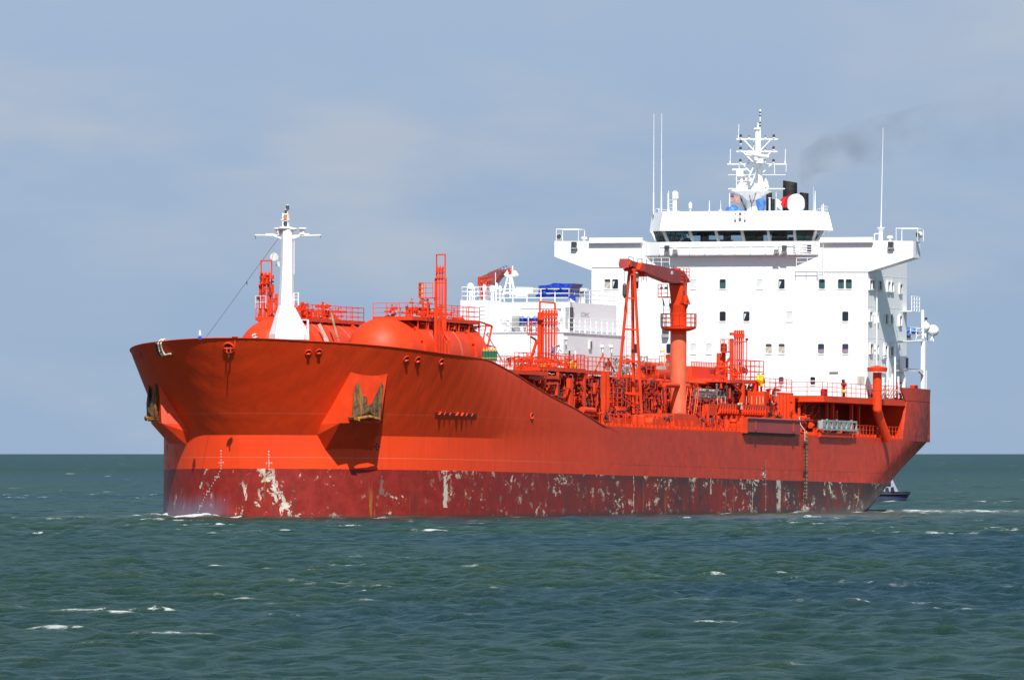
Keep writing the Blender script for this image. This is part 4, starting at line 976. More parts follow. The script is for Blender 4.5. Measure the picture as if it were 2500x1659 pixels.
# ------------------------------------------------------------------ monkey island: radar mast, domes, funnels, flags
MX = 124.5
c2 = lambda a, b, x=MX: P('C2', a, b, x=x)
RZ = c2(600, 1535).z
def build_radar_mast():
    p = c2
    mb = MB().mat('white')
    mb.lathe(p(600,1560), (0,0,1), [(0,.62),(p(600,1385).z-p(600,1560).z,.55)], 20)
    n1, n2 = p(590,1385), p(580,1250); mb.lathe(n1, (0,0,1), [(0,.52),((n2.z-n1.z)*.5,.9),(n2.z-n1.z,1.75)], 20)
    mb.box((MX-1.2, p(740,1250).y, n2.z), (MX+1.4, p(345,1250).y, n2.z+.12))
    mst = part(mb, 'radar_mast', smooth=35)
    mb = MB().mat('white')
    mb.prism([p(345,1245,MX-1.1), p(345,1190,MX-1.1), p(395,1120,MX-1.1), p(450,1115,MX-1.1), p(478,1180,MX-1.1), p(470,1245,MX-1.1)], (1,0,0))
    mb.prism([p(558,1245,MX-1.1), p(580,1190,MX-1.1), p(640,1130,MX-1.1), p(700,1130,MX-1.1), p(735,1200,MX-1.1), p(745,1245,MX-1.1)], (1,0,0))
    mb.box((MX-1., p(560,1200).y, n2.z), (MX-.9, p(470,1200).y, n2.z+.5)); part(mb, 'mast_pedestal', parent=mst)
    mb = MB().mat('white'); r = .085
    mb.cyl(p(425,1120), p(425,1000), .13, n=10); mb.cbox(p(412,970), (.7,.6,.55)); mb.bar(p(292,928), p(498,928), .17, .14); part(mb, 'radar_scanner', parent=mst)
    mb = MB().mat('off_white'); mb.cyl(p(585,705,MX-.7), p(835,745,MX-.7), .17, n=10); mb.mat('white').cyl(p(505,700,MX-.7), p(585,708,MX-.7), .19, n=10); mb.prism([p(680,765,MX-.9), p(735,765,MX-.9), p(738,830,MX-.9), p(635,830,MX-.9)], (.6,0,0)); mb.cyl(p(680,770,MX-.6), p(680,740,MX-.6), .1); part(mb, 'radar_scanner', parent=mst, smooth=40)
    mb = MB().mat('white')
    mb.cyl(p(655,690), p(655,355), .20, n=12); mb.lathe(p(655,350), (0,0,1), [(0,.2),(.1,.34),(.2,.30)], 12); mb.cyl(p(697,700), p(697,345), .09); mb.bar(p(640,640), p(700,640), .3)
    mb.cyl(p(690,860), p(690,1130), .16, n=10); mb.cyl(p(640,860), p(640,690), .2, n=10)
    mb.bar(p(605,880), p(535,1040), .12); mb.bar(p(675,900), p(560,1160), .12); mb.bar(p(700,980), p(745,1150), .14); mb.bar(p(690,880), p(735,1140), .12); mb.bar(p(600,850), p(700,850), .3, .25)
    part(mb, 'mast_column', parent=mst, smooth=40)
    mb = MB().mat('white')
    for a0, a1, b, w_ in ((352,960,480,.12),(352,955,662,.12),(218,1090,847,.10),(228,1075,1005,.045),(230,345,1210,.09),(810,1062,1210,.09)): mb.bar(p(a0,b), p(a1,b), w_)
    for a0, b0, a1, b1_ in ((455,485,605,640),(860,485,705,645),(455,672,605,825),(860,665,735,790),(452,852,560,970),(860,850,715,995)): mb.bar(p(a0,b0), p(a1,b1_), .09)
    for a in (390, 912): mb.bar(p(a,850), p(a,1005), .045)
    mb.bar(p(1085,850), p(1080,960), .04); part(mb, 'yard', parent=mst)
    mb = MB().mat('white')
    for a, b0, b1_ in ((378,470,262),(255,840,625),(1065,840,625)): mb.cyl(p(a,b0), p(a+8,b1_), .03, n=5); mb.cyl(p(a,b0), p(a+1,b0-40), .06, n=6)
    mb.cyl(p(697,350), p(700,60), .05, n=6); mb.cyl(p(668,330), p(668,240), .08); part(mb, 'whip_aerial', parent=mst)
    mb = MB().mat('dark_grey')
    for b in (85, 130, 235, 280): mb.cyl(p(698,b+10), p(698,b-8), .10)
    mb.mat('off_white').sphere(p(700,66), .1, 1.5, 8); part(mb, 'wind_vane', parent=mst)
    for a, b in ((413,437),(900,437),(413,525),(410,620),(896,612),(408,800),(895,800)):
        mb = MB().mat('dark_grey'); c = p(a, b); mb.cyl(c-V((0,0,.1)), c+V((0,0,.12)), .115, n=10); mb.cyl(c+V((0,0,.12)), c+V((0,0,.17)), .07, n=10); mb.mat('off_white').cyl(c-V((0,0,.22)), c-V((0,0,.1)), .13, n=10); part(mb, 'signal_lamp', parent=mst, smooth=40)
    mb = MB()
    for a, b in ((535,470),(777,470),(533,655),(775,655),(533,830),(770,820)): c = p(a, b); mb.mat('off_white').sphere(c-V((0,0,.05)), .12, 1.2, 8); mb.mat('dark_grey').sphere(c+V((0,0,.22)), .06, 1., 8)
    part(mb, 'small_lamp', parent=mst, smooth=50)
    mb = MB().mat('white'); mb.rail([p(350,1170,MX-.9), p(480,1170,MX-.9), p(480,1170,MX+.5)], h=.9, bars=2, r=.03, gap=.7); mb.rail([p(345,1170,MX+.8), p(760,1170,MX+.8)], h=.95, bars=3, r=.03, gap=.7); mb.ladder(p(635,1250,MX+.3), p(625,500,MX+.3), .3)
    mb.prism([p(472,1090,MX-1), p(490,1050,MX-1), p(565,1050,MX-1), p(575,1095,MX-1)], (.4,0,0)); mb.mat('bright_red').tube([p(512,1075,MX-1.1), p(518,1055,MX-1.1), p(535,1055,MX-1.1), p(540,1075,MX-1.1)], .03)
    part(mb, 'mast_railing', parent=mst)
    mb = MB().mat('white'); c = p(780,1195,MX-.8); mb.lathe(c, (-1,.1,0), [(-.4,.1),(-.1,.3),(.05,.34),(.1,.30)], 14); mb.prism([p(755,1170,MX-.6), p(770,1055,MX-.6), p(800,1110,MX-.6), p(815,1230,MX-.6)], (.3,0,0)); mb.mat('dark_grey').sphere(c-V((.12,0,0)), .06, 1, 8); part(mb, 'mast_horn', parent=mst, smooth=40)
    mb = MB().mat('dark_grey'); mb.tube([p(545,1240,MX-1.0), p(540,1310,MX-1.0), p(560,1400,MX-.6), p(575,1430,MX-.65), p(572,1530,MX-.65)], .03); mb.tube([p(640,1270,MX-1.2), p(610,1360,MX-.8), p(590,1420,MX-.65)], .03); part(mb, 'cable_run', parent=mst)
build_radar_mast()
def build_roof_gear():
    # exhaust pipes
    for a0, a1, b, xx, nm, slope in ((1040,1240,1085,133,'tallest black exhaust pipe', .5),(1285,1410,1250,133.5,'',.35),(790,872,1243,133.5,'',.3),(850,912,1342,132.5,'',.2)):
        l, r = c2(a0, b, xx), c2(a1, b, xx); rad = (l-r).length/2; c = (l+r)/2; mb = MB().mat('soot'); n = 22
        vs = []; z0 = RZ-1
        for zz in (0, 1):
            for i in range(n):
                t = 2*math.pi*i/n; dx, dy = math.cos(t)*rad, math.sin(t)*rad; vs.append(V((xx+dx, c.y+dy, z0 if zz == 0 else c.z-.12+ dy*slope*.35)))
        mb.add(vs, [(i, (i+1) % n, n+(i+1) % n, n+i) for i in range(n)]+[tuple(range(n, 2*n))])
        for zz in (RZ+1.3, RZ+2.2) if rad > .5 else (RZ+.9,): mb.mat('dark_grey').lathe((xx, c.y, zz), (0,0,1), [(0,rad),(0,rad+.03),(.05,rad+.03),(.05,rad)], n)
        part(mb, 'exhaust_pipe', smooth=40)
    # satellite domes and aerials
    xx = 121.5; l, r = c2(1105,1430,xx), c2(1350,1430,xx); c = (l+r)/2; rad = (l-r).length/2; top = c2(1230,1285,xx).z; bot = c2(1230,1535,xx).z-.15
    mb = MB().mat('white'); H_ = top-bot; prof = [(0,.45),(.3,rad*.86),(.45,rad),(H_-rad*.95,rad)]+[(H_-rad*.95+rad*.95*math.sin(t), max(.01, rad*math.cos(t))) for t in np.linspace(.15, math.pi/2, 9)]
    mb.lathe((xx, c.y, bot), (0,0,1), prof, 28); part(mb, 'satellite_dome', smooth=35)
    s = lambda a, b, x: P('S', a, b, x=x)
    mb = MB().mat('white'); c = s(1558,455,121); mb.cyl((c.x,c.y,RZ-.3), c, .16); mb.cyl(c-V((0,0,.1)), c+V((0,0,.2)), .3, n=14); mb.sphere(c+V((0,0,.3)), .3, .9); part(mb, 'small_dome', smooth=50)
    mb = MB().mat('off_white'); c = s(1593,472,120); mb.cyl((c.x,c.y,RZ-.2), c, .08); mb.lathe(c-V((0,0,.35)), (0,0,1), [(0,.16),(.4,.18),(.55,.08),(.6,.03)], 10); part(mb, 'sound_sensor', smooth=50)
    for a, b, xx_, r_ in ((1509,262,120,.04),(1527,262,120,.04),(1637,462,119.5,.05),(1663,462,119.5,.03),(1881,440,122,.06),(1900,470,122,.07),(1543,440,120.5,.05),(1877,430,123,.02)):
        mb = MB().mat('white'); c = s(a, b, xx_); z0 = RZ-.4; m_ = z0+(c.z-z0)*.22; mb.cyl((c.x,c.y,z0), (c.x,c.y,m_), r_*1.6, n=6); mb.cyl((c.x,c.y,m_), c, r_, r_*.5, n=6); part(mb, 'roof_aerial')
    mb = MB().mat('white'); 
    c = s(1663,482,119.5); mb.bar(c, c+V((0,.45,-.5)), .04); mb.bar(c, c+V((0,-.3,-.5)), .04); mb.ladder(s(1547,487,120.6), s(1547,445,120.6), .5); part(mb, 'aerial_stay')
    # tall whip on the port wing
    mb = MB().mat('white'); b0 = s(2032,553,120); c = s(2038,295,120); m_ = s(2033,526,120); mb.cyl(b0-V((0,0,.4)), m_, .2); mb.lathe(m_, (0,0,1), [(-.3,.2),(0,.36),(.06,.36)], 10); mb.cyl(m_, c, .055, .02, n=6); mb.bar(m_+V((0,.6,-1.2)), m_+V((0,.6,-.5)), .08); mb.bar(m_+V((0,.6,-.5)), m_+V((0,.1,-.5)), .08); part(mb, 'whip_aerial')
    mb = MB().mat('dark_grey'); c = s(1906,497,121); mb.cbox(c, (.4,.5,.35)); part(mb, 'roof_searchlight')
    # blue covers
    for a, b, w_, h_, lab in ((320,1515,1.55,.75,'blue cover low on the bridge roof, left of the radar mast foot'),(708,1435,1.3,1.45,'bright blue cover standing on the bridge roof right of the radar mast foot')):
        c = c2(a, b, 122); mb = MB().mat('light_blue')
        if h_ > 1: mb.lathe(c-V((0,0,.9)), (0,0,1), [(0,.25),(.35,.3),(.8,w_*.32),(1.2,w_*.36),(1.35,w_*.24),(1.4,.1)], 9)
        else: mb.sphere(c-V((0,-.2,.1)), .62, .8, 11); mb.sphere(c-V((0,.35,.25)), .5, .7, 9)
        single(mb, 'instrument_cover', lab, 'cover', c-V((0,0,.9 if h_ > 1 else .5)), smooth=50)
    # flags
    def flag(nm, lab, w, tl, tr, bl, x, mat, waves=3, amp=.10, droop=0.):
        TL, TR_, BL = c2(*tl, x), c2(*tr, x), c2(*bl, x); mb = MB().mat(mat); nx, nz = 18, 13; vs = []
        for i in range(nx+1):
            for j in range(nz+1):
                u, v = i/nx, j/nz; p = TL+(TR_-TL)*u+(BL-TL)*v; p = p+V((amp*math.sin(u*waves*2.2+v*1.5)*u**.5, 0, amp*.6*math.sin(u*waves*1.7+.5)*u-droop*u*u)); vs.append(p)
        mb.add(vs, [(i*(nz+1)+j, (i+1)*(nz+1)+j, (i+1)*(nz+1)+j+1, i*(nz+1)+j+1) for i in range(nx) for j in range(nz)])
        return mb, nx, nz, TL
    MATS['flag_red'] = MATS['bright_red']; 
    # stars and stripes: face colours by cell, dulled to hold partial shade
    mb, nx, nz, TL = flag('', '', 0, (245,1272), (392,1290), (250,1395), 121.6, 'maroon', droop=.12)
    for m_ in ('maroon','curtain','navy'): mb.mat(m_)
    for k in range(nx*nz):
        i, j = divmod(k, nz); mi = 0 if j % 2 == 0 else 1
        if i < nx*.42 and j < 7: mi = 2
        mb.m[k] = mi
    vs0 = mb.v[:]
    for i in range(0, 7, 2):      # stars: small pale specks proud of the canton, both faces
        for j in range(0, 6, 2):
            a = vs0[i*(nz+1)+j].lerp(vs0[(i+1)*(nz+1)+j+1], .5)
            for dx in (-.015, .015): mb.mat('off_white').cbox(a+V((dx,0,0)), (.005,.035,.035))
    single(mb, 'flag', 'flag of red and white stripes with a dark blue canton left of the radar mast', 'flag', TL, smooth=60)
    mb = MB().mat('white'); c = c2(250,1290,121.6); mb.cyl((c.x,c.y,RZ-.3), c+V((0,0,.1)), .05); part(mb, 'flag_staff')
    mb, nx, nz, TL = flag('', '', 0, (400,1300), (485,1370), (420,1480), 126.3, 'off_white', amp=.12, droop=.3)
    mb.mat('off_white'); mb.mat('navy')
    for k in range(nx*nz): i, j = divmod(k, nz); mb.m[k] = 1 if abs((j/nz)-.25-.35*(i/nx)) < .13 else 0
    single(mb, 'flag', 'grey-white flag with a dark blue diagonal hanging behind the mast foot', 'flag', TL, smooth=60)
    mb, nx, nz, TL = flag('', '', 0, (935,1350), (1012,1375), (938,1478), 126., 'off_white', amp=.08, droop=.12)
    single(mb, 'flag', 'small white flag between the dark exhaust pipes', 'flag', TL, smooth=60)
    mb = MB().mat('white'); c = c2(935,1260,126.); mb.cyl((c.x,c.y,RZ-.3), c, .025); c = c2(838,1350,122); mb.cyl((c.x,c.y,RZ-.3), c, .07); mb.cyl(c, c+V((0,0,.06)), .14); part(mb, 'flag_staff')
    mb = MB().mat('bright_red'); xx_ = 124
    pts = [(1150,1295),(1095,1320),(1048,1345),(1040,1372),(990,1378),(1045,1402),(1040,1440),(1050,1490),(1100,1480),(1120,1420),(1135,1370),(1120,1345)]
    base = c2(1100,1490,xx_); vs = [c2(a, b, xx_)+V((.22*math.sin(a*.06), 0, 0)) for a, b in pts]; mb.prism(vs, (.04,0,0)); mb.prism([v+V((-.25,.08*(i%3),0)) for i, v in enumerate(vs[1:8])], (.03,0,0))
    single(mb, 'flag', 'crumpled bright red flag against the tall black exhaust pipe', 'flag', base, smooth=20)
build_roof_gear()

# ------------------------------------------------------------------ deck crane, its jib rest, and the main-deck outfit
def build_crane():
    y0 = -8.4; X = P('D1', 1115, 1270, y=y0).x
    p = lambda a, b: P('D1', a, b, y=y0)
    L = lambda a0, a1, b: (p(a0, b), p(a1, b))
    rz = lambda b: P('D1', 1115, b, x=X).z
    rad = (P('D1', 980, 1450, x=X)-P('D1', 1248, 1450, x=X)).length/2
    mb = MB().mat('faded_red'); mb.lathe((X, y0, DK), (0,0,1), [(0,rad*1.25),(.5,rad),(rz(1400)-DK,rad)], 36)
    mb.mat('red').lathe((X, y0, rz(1400)), (0,0,1), [(0,rad),(rz(1340)-rz(1400),rad),(rz(1300)-rz(1400),rad*1.45)], 36)
    mb.lathe((X, y0, rz(1290)), (0,0,1), [(0,rad),(rz(960)-rz(1290),rad*.99),(rz(900)-rz(1290),rad*1.18),(rz(860)-rz(1290),rad*1.18),(rz(850)-rz(1290),rad*.9)], 36)
    crane = part(mb, 'deck_crane', smooth=35)
    pr = (P('D1', 820, 1270, x=X)-P('D1', 1405, 1270, x=X)).length/2
    mb = MB().mat('red'); mb.lathe((X, y0, rz(1295)), (0,0,1), [(-.22,rad*1.3),(-.02,pr*.97),(rz(1260)-rz(1295),pr),(rz(1260)-rz(1295)+.01,rad)], 36); part(mb, 'ring_platform', parent=crane, smooth=30)
    mb = MB().mat('red'); z_ = rz(1262); pts = [V((X+pr*math.cos(t), y0+pr*math.sin(t), z_)) for t in np.linspace(0, 2*math.pi, 17)[:-1]]
    mb.rail(pts, h=rz(1040)-z_, bars=3, r=.035, gap=1.4, close=True); part(mb, 'ring_railing', parent=crane)
    # housing above the slew ring, leaning to carry the jib heel
    mb = MB().mat('red'); zb, zt = rz(870), rz(490)
    f = lambda a, b, x: P('D1', a, b, x=x)
    mb.prism([f(985,870,X-.55), f(1255,870,X-.55), f(1190,690,X-.55), f(1195,490,X-.55), f(945,490,X-.55), f(960,620,X-.55)], (1.1,0,0))
    mb.prism([f(1000,850,X-.7), f(1205,850,X-.7), f(1188,690,X-.7), f(1150,860,X-.75)], (.2,0,0))
    mb.mat('dark_grey').box((X-.62, f(1190,520,X).y, f(1000,535,X).z), (X-.5, f(1000,520,X).y, f(1000,515,X).z))
    mb.mat('red').cyl(f(1235,900,X-.2), f(1235,720,X-.2), .2, n=12); mb.cyl(f(1235,820,X-.2), f(1235,760,X-.2), .25, n=12); mb.mat('black').bar(f(1200,640,X-.3), f(1205,735,X-.3), .16)
    part(mb, 'crane_housing', parent=crane, smooth=40)
    # jib: a tapering box girder pointing forward
    mb = MB().mat('maroon'); th_ = .42  # darker red carries the shade of the jib's unlit side
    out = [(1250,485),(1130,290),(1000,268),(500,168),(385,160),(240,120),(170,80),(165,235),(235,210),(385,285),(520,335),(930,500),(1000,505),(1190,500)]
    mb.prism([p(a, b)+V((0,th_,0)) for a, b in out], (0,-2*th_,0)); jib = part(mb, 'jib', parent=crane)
    mb = MB().mat('red'); mb.prism([p(340,150)+V((0,.75,0)), p(375,160)+V((0,.75,0)), p(412,250)+V((0,.75,0)), p(330,300)+V((0,.75,0)), p(290,270)+V((0,.75,0))], (0,-1.5,0))
    mb.prism([p(465,300)+V((0,.3,0)), p(520,318)+V((0,.3,0)), p(512,395)+V((0,.3,0)), p(470,392)+V((0,.3,0))], (0,-.6,0)); mb.cyl(p(190,170)+V((0,.5,0)), p(190,170)-V((0,.5,0)), .28, n=16)
    mb.mat('off_white').cbox(p(920,325)-V((0,th_+.02,0)), (.5,.03,.3)); part(mb, 'jib_fitting', parent=jib, smooth=40)
    mb = MB().mat('dark_grey'); prev = None
    for k in range(11):
        s_ = k/10; c = p(250+780*s_, 115+155*s_); q = c+V((0,0,.34)); mb.cyl(c, q, .025, n=4)
        if prev is not None and k % 2: mb.cyl(prev, q, .025, n=4)
        prev = q
    part(mb, 'jib_handrail', parent=jib)
    mb = MB().mat('red'); xq = X; z0_ = f(1150,485,X).z; yA, yB = f(1050,400,X).y, f(1248,400,X).y
    mb.rail([(X-.6,yA,z0_), (X-.6,yB,z0_), (X+.8,yB,z0_)], h=f(1150,250,X).z-z0_, bars=4, r=.035, gap=.9); mb.bar((X-.7,yA,z0_),(X-.7,yB,z0_),.1); mb.cyl(f(1040,300,X-.4), f(1140,300,X-.4), .28, n=12); mb.cyl(f(1060,370,X-.4), f(1130,370,X-.4), .2, n=12); mb.mat('black').cyl(f(1080,430,X-.4), f(1135,430,X-.4), .25)
    part(mb, 'winch_cage', parent=crane)
    mb = MB().mat('red'); zc = f(900,760,X).z; yA, yB = f(800,760,X).y, f(965,760,X).y; mb.box((X-.6,yB,zc), (X+.3,yA,zc+.1)); mb.rail([(X-.6,yB,zc),(X-.6,yA,zc),(X+.3,yA,zc)], h=f(900,530,X).z-zc, bars=3, r=.035, gap=.8)
    mb.mat('dark_grey').ladder(f(925,1250,X-.9), f(900,780,X-.5), .6, step=.36); mb.bar(f(840,775,X), f(870,900,X), .08); mb.cyl(f(820,590,X-.6)-V((0,0,.1)), f(820,590,X-.6)+V((0,0,.1)), .12); mb.cyl(f(895,590,X-.6)-V((0,0,.1)), f(895,590,X-.6)+V((0,0,.1)), .12)
    part(mb, 'operator_platform', parent=crane)
    mb = MB().mat('dark_grey'); c0 = p(178,240); mb.cyl(c0, p(176,480), .02, n=4); mb.lathe(p(178,500), (0,0,-1), [(0,.05),(.2,.18),(1.0,.2),(1.3,.06)], 8); mb.cyl(p(178,600), p(178,690), .06); h_ = [p(180+16*math.cos(t), 725+20*math.sin(t)) for t in np.linspace(-1.6, 3.4, 9)]; mb.tube(h_, .06)
    part(mb, 'hook_block', parent=crane)
    # jib rest: three raking legs with a ladder
    xr = P('B2', 1480, 1060, y=y0).x; g = lambda a, b, x=xr: P('B2', a, b, x=x); t_ = lambda a, b, x=xr: P('D1', a, b, x=x)
    mb = MB().mat('red'); tops = (t_(262,280), t_(310,280,xr+1.2), t_(345,280)); feet = (g(1325,1060), g(1555,1090,xr+1.6), g(1655,1090))
    ws = (.20, .22, .20)
    for a, b, w_ in zip(tops, feet, ws): mb.bar(a, b, w_)
    mb.bar(t_(300,290,xr+.3), t_(300,250,xr+.3), .9, .7); rest = part(mb, 'jib_rest')
    mb = MB().mat('red')
    zt = tops[0].z; zf = feet[0].z
    for zz in (t_(300,765).z, t_(300,1300).z, g(1400,415).z, g(1400,820).z, t_(300,350).z):
        k = (zt-zz)/(zt-zf); a = tops[0].lerp(feet[0], k); b = tops[1].lerp(feet[1], k); c = tops[2].lerp(feet[2], k); w_ = .16 if zz < 15 else .11
        mb.bar(a, c, w_, w_*1.3); mb.bar(a, b, w_); mb.bar(b, c, w_)
    part(mb, 'cross_brace', parent=rest)
    mb = MB().mat('red'); mb.ladder(g(1480,1000), t_(275,430), .42, step=.36); part(mb, 'rest_ladder', parent=rest)
    mb = MB().mat('yellow'); c = g(1915,300, X); mb.cyl(c+V((0,-.2,.2)), c+V((0,-.2,-1.3)), .03); mb.cbox(c, (.1,.35,.15)); mb.mat('grey').cbox(c-V((0,0,1.4)), (.3,.9,.3)); part(mb, 'wind_indicator', parent=crane)
build_crane()

def build_deck():
    rng = random.Random(5)
    b2 = lambda a, b, y: P('B2', a, b, y=y); b3 = lambda a, b, y: P('B3', a, b, y=y)
    # added dark walls and roof plates that shade the gaps among the pipes
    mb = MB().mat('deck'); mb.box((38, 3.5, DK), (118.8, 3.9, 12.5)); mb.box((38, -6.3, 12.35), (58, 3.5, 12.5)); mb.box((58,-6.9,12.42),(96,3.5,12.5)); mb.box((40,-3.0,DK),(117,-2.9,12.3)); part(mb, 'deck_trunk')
    # catwalk: stretches with edge girders and rails
    mb = MB().mat('red')
    segs = [((34.5, -9.6), (44.5, -9.6), CW-.45, 1.1), ((44.5, -8.8), (56.0, -8.8), CW, 1.15), ((56.0, -8.0), (65.0, -8.0), CW-.05, 1.15)]
    for (x0, y0), (x1, y1), z, h_ in segs:
        mb.box((x0, y0, z-.06), (x1, y0+2.2, z)); mb.bar((x0, y0, z-.17), (x1, y0, z-.17), .1, .34); mb.bar((x0, y0+2.2, z-.17), (x1, y0+2.2, z-.17), .1, .3); mb.bar((x0, y0, z-.17), (x0, y0+2.2, z-.17), .1, .34)
    cat = part(mb, 'catwalk')
    mb = MB().mat('red')
    for (x0, y0), (x1, y1), z, h_ in segs: mb.rail([(x0+.1, y0+2.2, z), (x0+.1, y0, z), (x1-.1, y0, z)], h=h_, bars=3, r=.036, gap=.95); mb.rail([(x0+.1, y0+2.2, z), (x1, y0+2.2, z)], h=h_, bars=3, r=.034, gap=1.1)
    mb.ladder((65.2,-7.6,CW-3.2), (64.6,-7.6,CW+.8), .5); mb.bar((60.5,-8.1,CW), (62.5,-8.1,CW+1.4), .09); mb.bar((63.6,-8.1,CW+1.1), (65.4,-8.1,CW-.1), .09); part(mb, 'catwalk_railing', parent=cat)
    # supporting posts
    mb = MB().mat('red')
    for a, bt, bb, y, w_ in ((402,640,760,-9,.30),(570,700,860,-9,.24),(728,640,960,-8.8,.36),(752,640,960,-8.8,.3),(908,520,1040,-8.6,.36),(1174,560,1080,-8.2,.40),(1222,560,1085,-8.2,.26),(1052,700,840,-8.2,.2),(822,560,720,-8.5,.2),(585,560,660,-9,.2),(1355,1100,700,-8,.12),(1802,740,1085,-7.5,.28)):
        p, q = b2(a, bt, y), b2(a, bb, y); x = p.x; mb.bar((x, y, p.z), (x, y, min(q.z, p.z-.3) if bb-bt < 300 else DK+.1), w_)
    mb.bar(b2(1955,760,-7.5), b2(1910,1100,-7.5), .2); mb.bar(b2(1950,800,-7.5), b2(1955,1100,-7.5), .26); mb.bar(b2(1955,1000,-7.5), b2(2010,1000,-7.5), .2)
    for a0, b0, a1, b1_, w_ in ((200,630,570,630,.26),(270,655,420,655,.2),(420,710,570,705,.2),(660,770,750,770,.16),(985,822,1050,822,.14)): mb.bar(b2(a0,b0,-9), b2(a1,b1_,-9), w_)
    part(mb, 'catwalk_post', parent=cat)
    # long cargo pipes: each a run of its own
    runs = [(-6.6,12.1,.26,40,97),(-5.6,12.0,.20,38,98),(-7.2,11.2,.17,52,92),(-4.6,11.5,.28,38,100),(-6.2,10.4,.18,44,96),(-5.0,9.7,.24,40,98),(-3.4,10.6,.2,36,100),(-2.2,11.8,.24,36,100),(-7.0,9.1,.15,56,94),(-1.0,9.6,.3,36,100),(1.0,11.0,.26,36,100),(-7.4,12.35,.16,72,97)]
    for i, (y, z, r, x0, x1) in enumerate(runs):
        mb = MB().mat('red' if i % 3 else 'dull_red'); mb.cyl((x0, y, z), (x1, y, z), r, n=12)
        x = x0+rng.uniform(1, 3)
        while x < x1: mb.cyl((x, y, z), (x+.14, y, z), r*1.5, n=12); x += rng.uniform(1.8, 3.6)
        part(mb, 'cargo_pipe', smooth=40)
    mb = MB().mat('red')
    for x in np.arange(40, 98, 3.1):
        mb.bar((x, -7.4, DK), (x, -7.4, 12.2), .13); mb.bar((x, -7.4, 11.6), (x, 2, 11.6), .13); mb.bar((x, -7.4, 10.0), (x, 2, 10.0), .12); mb.bar((x, -3.9, DK), (x, -3.9, 12.2), .14); mb.bar((x+.1,-7.4,12.2),(x+.1,-7.4,12.9),.09)
    part(mb, 'pipe_support')
    for (bx, n_) in ((((36,-8.6,8.4),(58,-4,12.5)), 330), (((58,-7.8,8.4),(84,-4,12.3)), 330), (((84,-8,8.2),(100,-4,12.3)), 170), (((44,-8.6,12.9),(56,-6,13.7)), 60)):
        mb = MB(); clutter(mb, bx, n_, rng, ('red','red','dull_red','red','faded_red'), vert=.42, rmax=.13); part(mb, 'valve_group', smooth=40)
    for bx, n_ in ((((38,-8.9,8.6),(58,-7.6,12.4)), 420), (((58,-8.1,8.4),(70,-7.0,12.4)), 300), (((71,-8.0,8.4),(84,-6.8,12.4)), 300), (((84,-9.2,8.2),(99,-8.0,11.0)), 320), (((52,-12.0,DK),(98,-11.2,9.2)), 260)):
        mb = MB(); clutter(mb, bx, n_, rng, ('red','red','dull_red','maroon','red','dark_grey'), vert=.5, rmin=.025, rmax=.055, lmin=.5, lmax=2.2); part(mb, 'small_pipework')
    # green tinged, dark and silver oddments among the pipes
    mb = MB(); clutter(mb, (b2(430,560,-8.9)-V((1,0,.4)), b2(640,520,-8.7)+V((0,1,.1))), 10, rng, ('yellow','black','steel')); clutter(mb, (b2(920,1000,-8.5)-V((0,0,.1)), b2(1060,960,-8.4)+V((0,1,.2))), 8, rng, ('navy','black')); part(mb, 'sampling_gear')
    # low red machinery along the port side: coaming, casings, rounded tanks
    mb = MB().mat('red')
    mb.tube([b2(890,1045,-11), b2(1040,1060,-11)], .28, 12); 
    x0 = 51; mb.prism([V((x0,-11.8,DK)), V((x0+3,-11.8,DK+1.0)), V((94,-11.8,DK+1.0)), V((99,-11.8,DK+.1))], (0,.25,0))
    mb.prism([V((69,-12.2,DK)), V((69,-12.2,DK+1.55)), V((74.5,-12.2,DK+1.5)), V((77.5,-12.2,DK+.05))], (0,2.8,0)); mb.prism([V((86.5,-12.1,DK)), V((86.5,-12.1,DK+1.15)), V((90.5,-12.1,DK+1.1)), V((95.5,-12.1,DK+.05))], (0,2.8,0))
    for x in np.arange(53, 99, 1.55): mb.bar((x,-12.4,DK), (x,-12.4,DK+rng.uniform(.5,1.0)), .12, .3)
    low = part(mb, 'deck_coaming')
    mb = MB().mat('red')
    for x in (58.5, 60.2, 63.6, 64.9, 82.5, 84.2, 92.6, 100.5, 102): 
        r = rng.uniform(.28, .42); mb.cyl((x,-12.3,DK), (x,-12.3,DK+rng.uniform(.8,1.3)), r, n=14); mb.sphere((x,-12.3,DK+1.1), r*1.0, .6, 12)
    for x in (61.8, 62.9, 93.6): mb.cyl((x,-12.8,DK+.6), (x,-11.6,DK+.6), .5, n=16); mb.cyl((x,-13.0,DK+.6), (x,-12.8,DK+.6), .65, n=16)
    part(mb, 'bollard', parent=low, smooth=40)
    mb = MB().mat('red')
    mb.bar(b2(1390,880,-10.5), b2(1610,1060,-10.5), .09); mb.bar(b2(1450,870,-10.5), b2(1640,1050,-10.5), .09); mb.bar(b2(1390,1030,-10.5), b2(1600,1210,-10.5), .2); mb.bar(b2(1350,1030,-10.5), b2(1440,1030,-10.5), .3)
    mb.rail([b2(1240,1000,-9.), b2(1400,1010,-9.)], h=1.6, bars=4, r=.04, gap=1.2); mb.ladder(b3(125,1290,-11.5), b3(175,870,-11.5), 1.0, side=(1,0,0), step=.38, r=.04); mb.ladder(b3(230,1290,-11.2), b3(285,860,-11.2), .5, side=(1,0,0), r=.04); mb.rail([b3(120,900,-11.3)-V((0,0,.1)), b3(280,880,-11.3)-V((0,0,.3))], h=.8, bars=2, r=.035, gap=1)
    mb.prism([b3(260,1190,-11.9), b3(300,1190,-11.9), b3(505,1390,-11.9), b3(470,1400,-11.9)], (0,.2,0)); mb.prism([b3(-40,1240,-12), b3(0,1240,-12), b3(130,1390,-12), b3(90,1400,-12)], (0,.2,0))
    part(mb, 'deck_stair', parent=low)
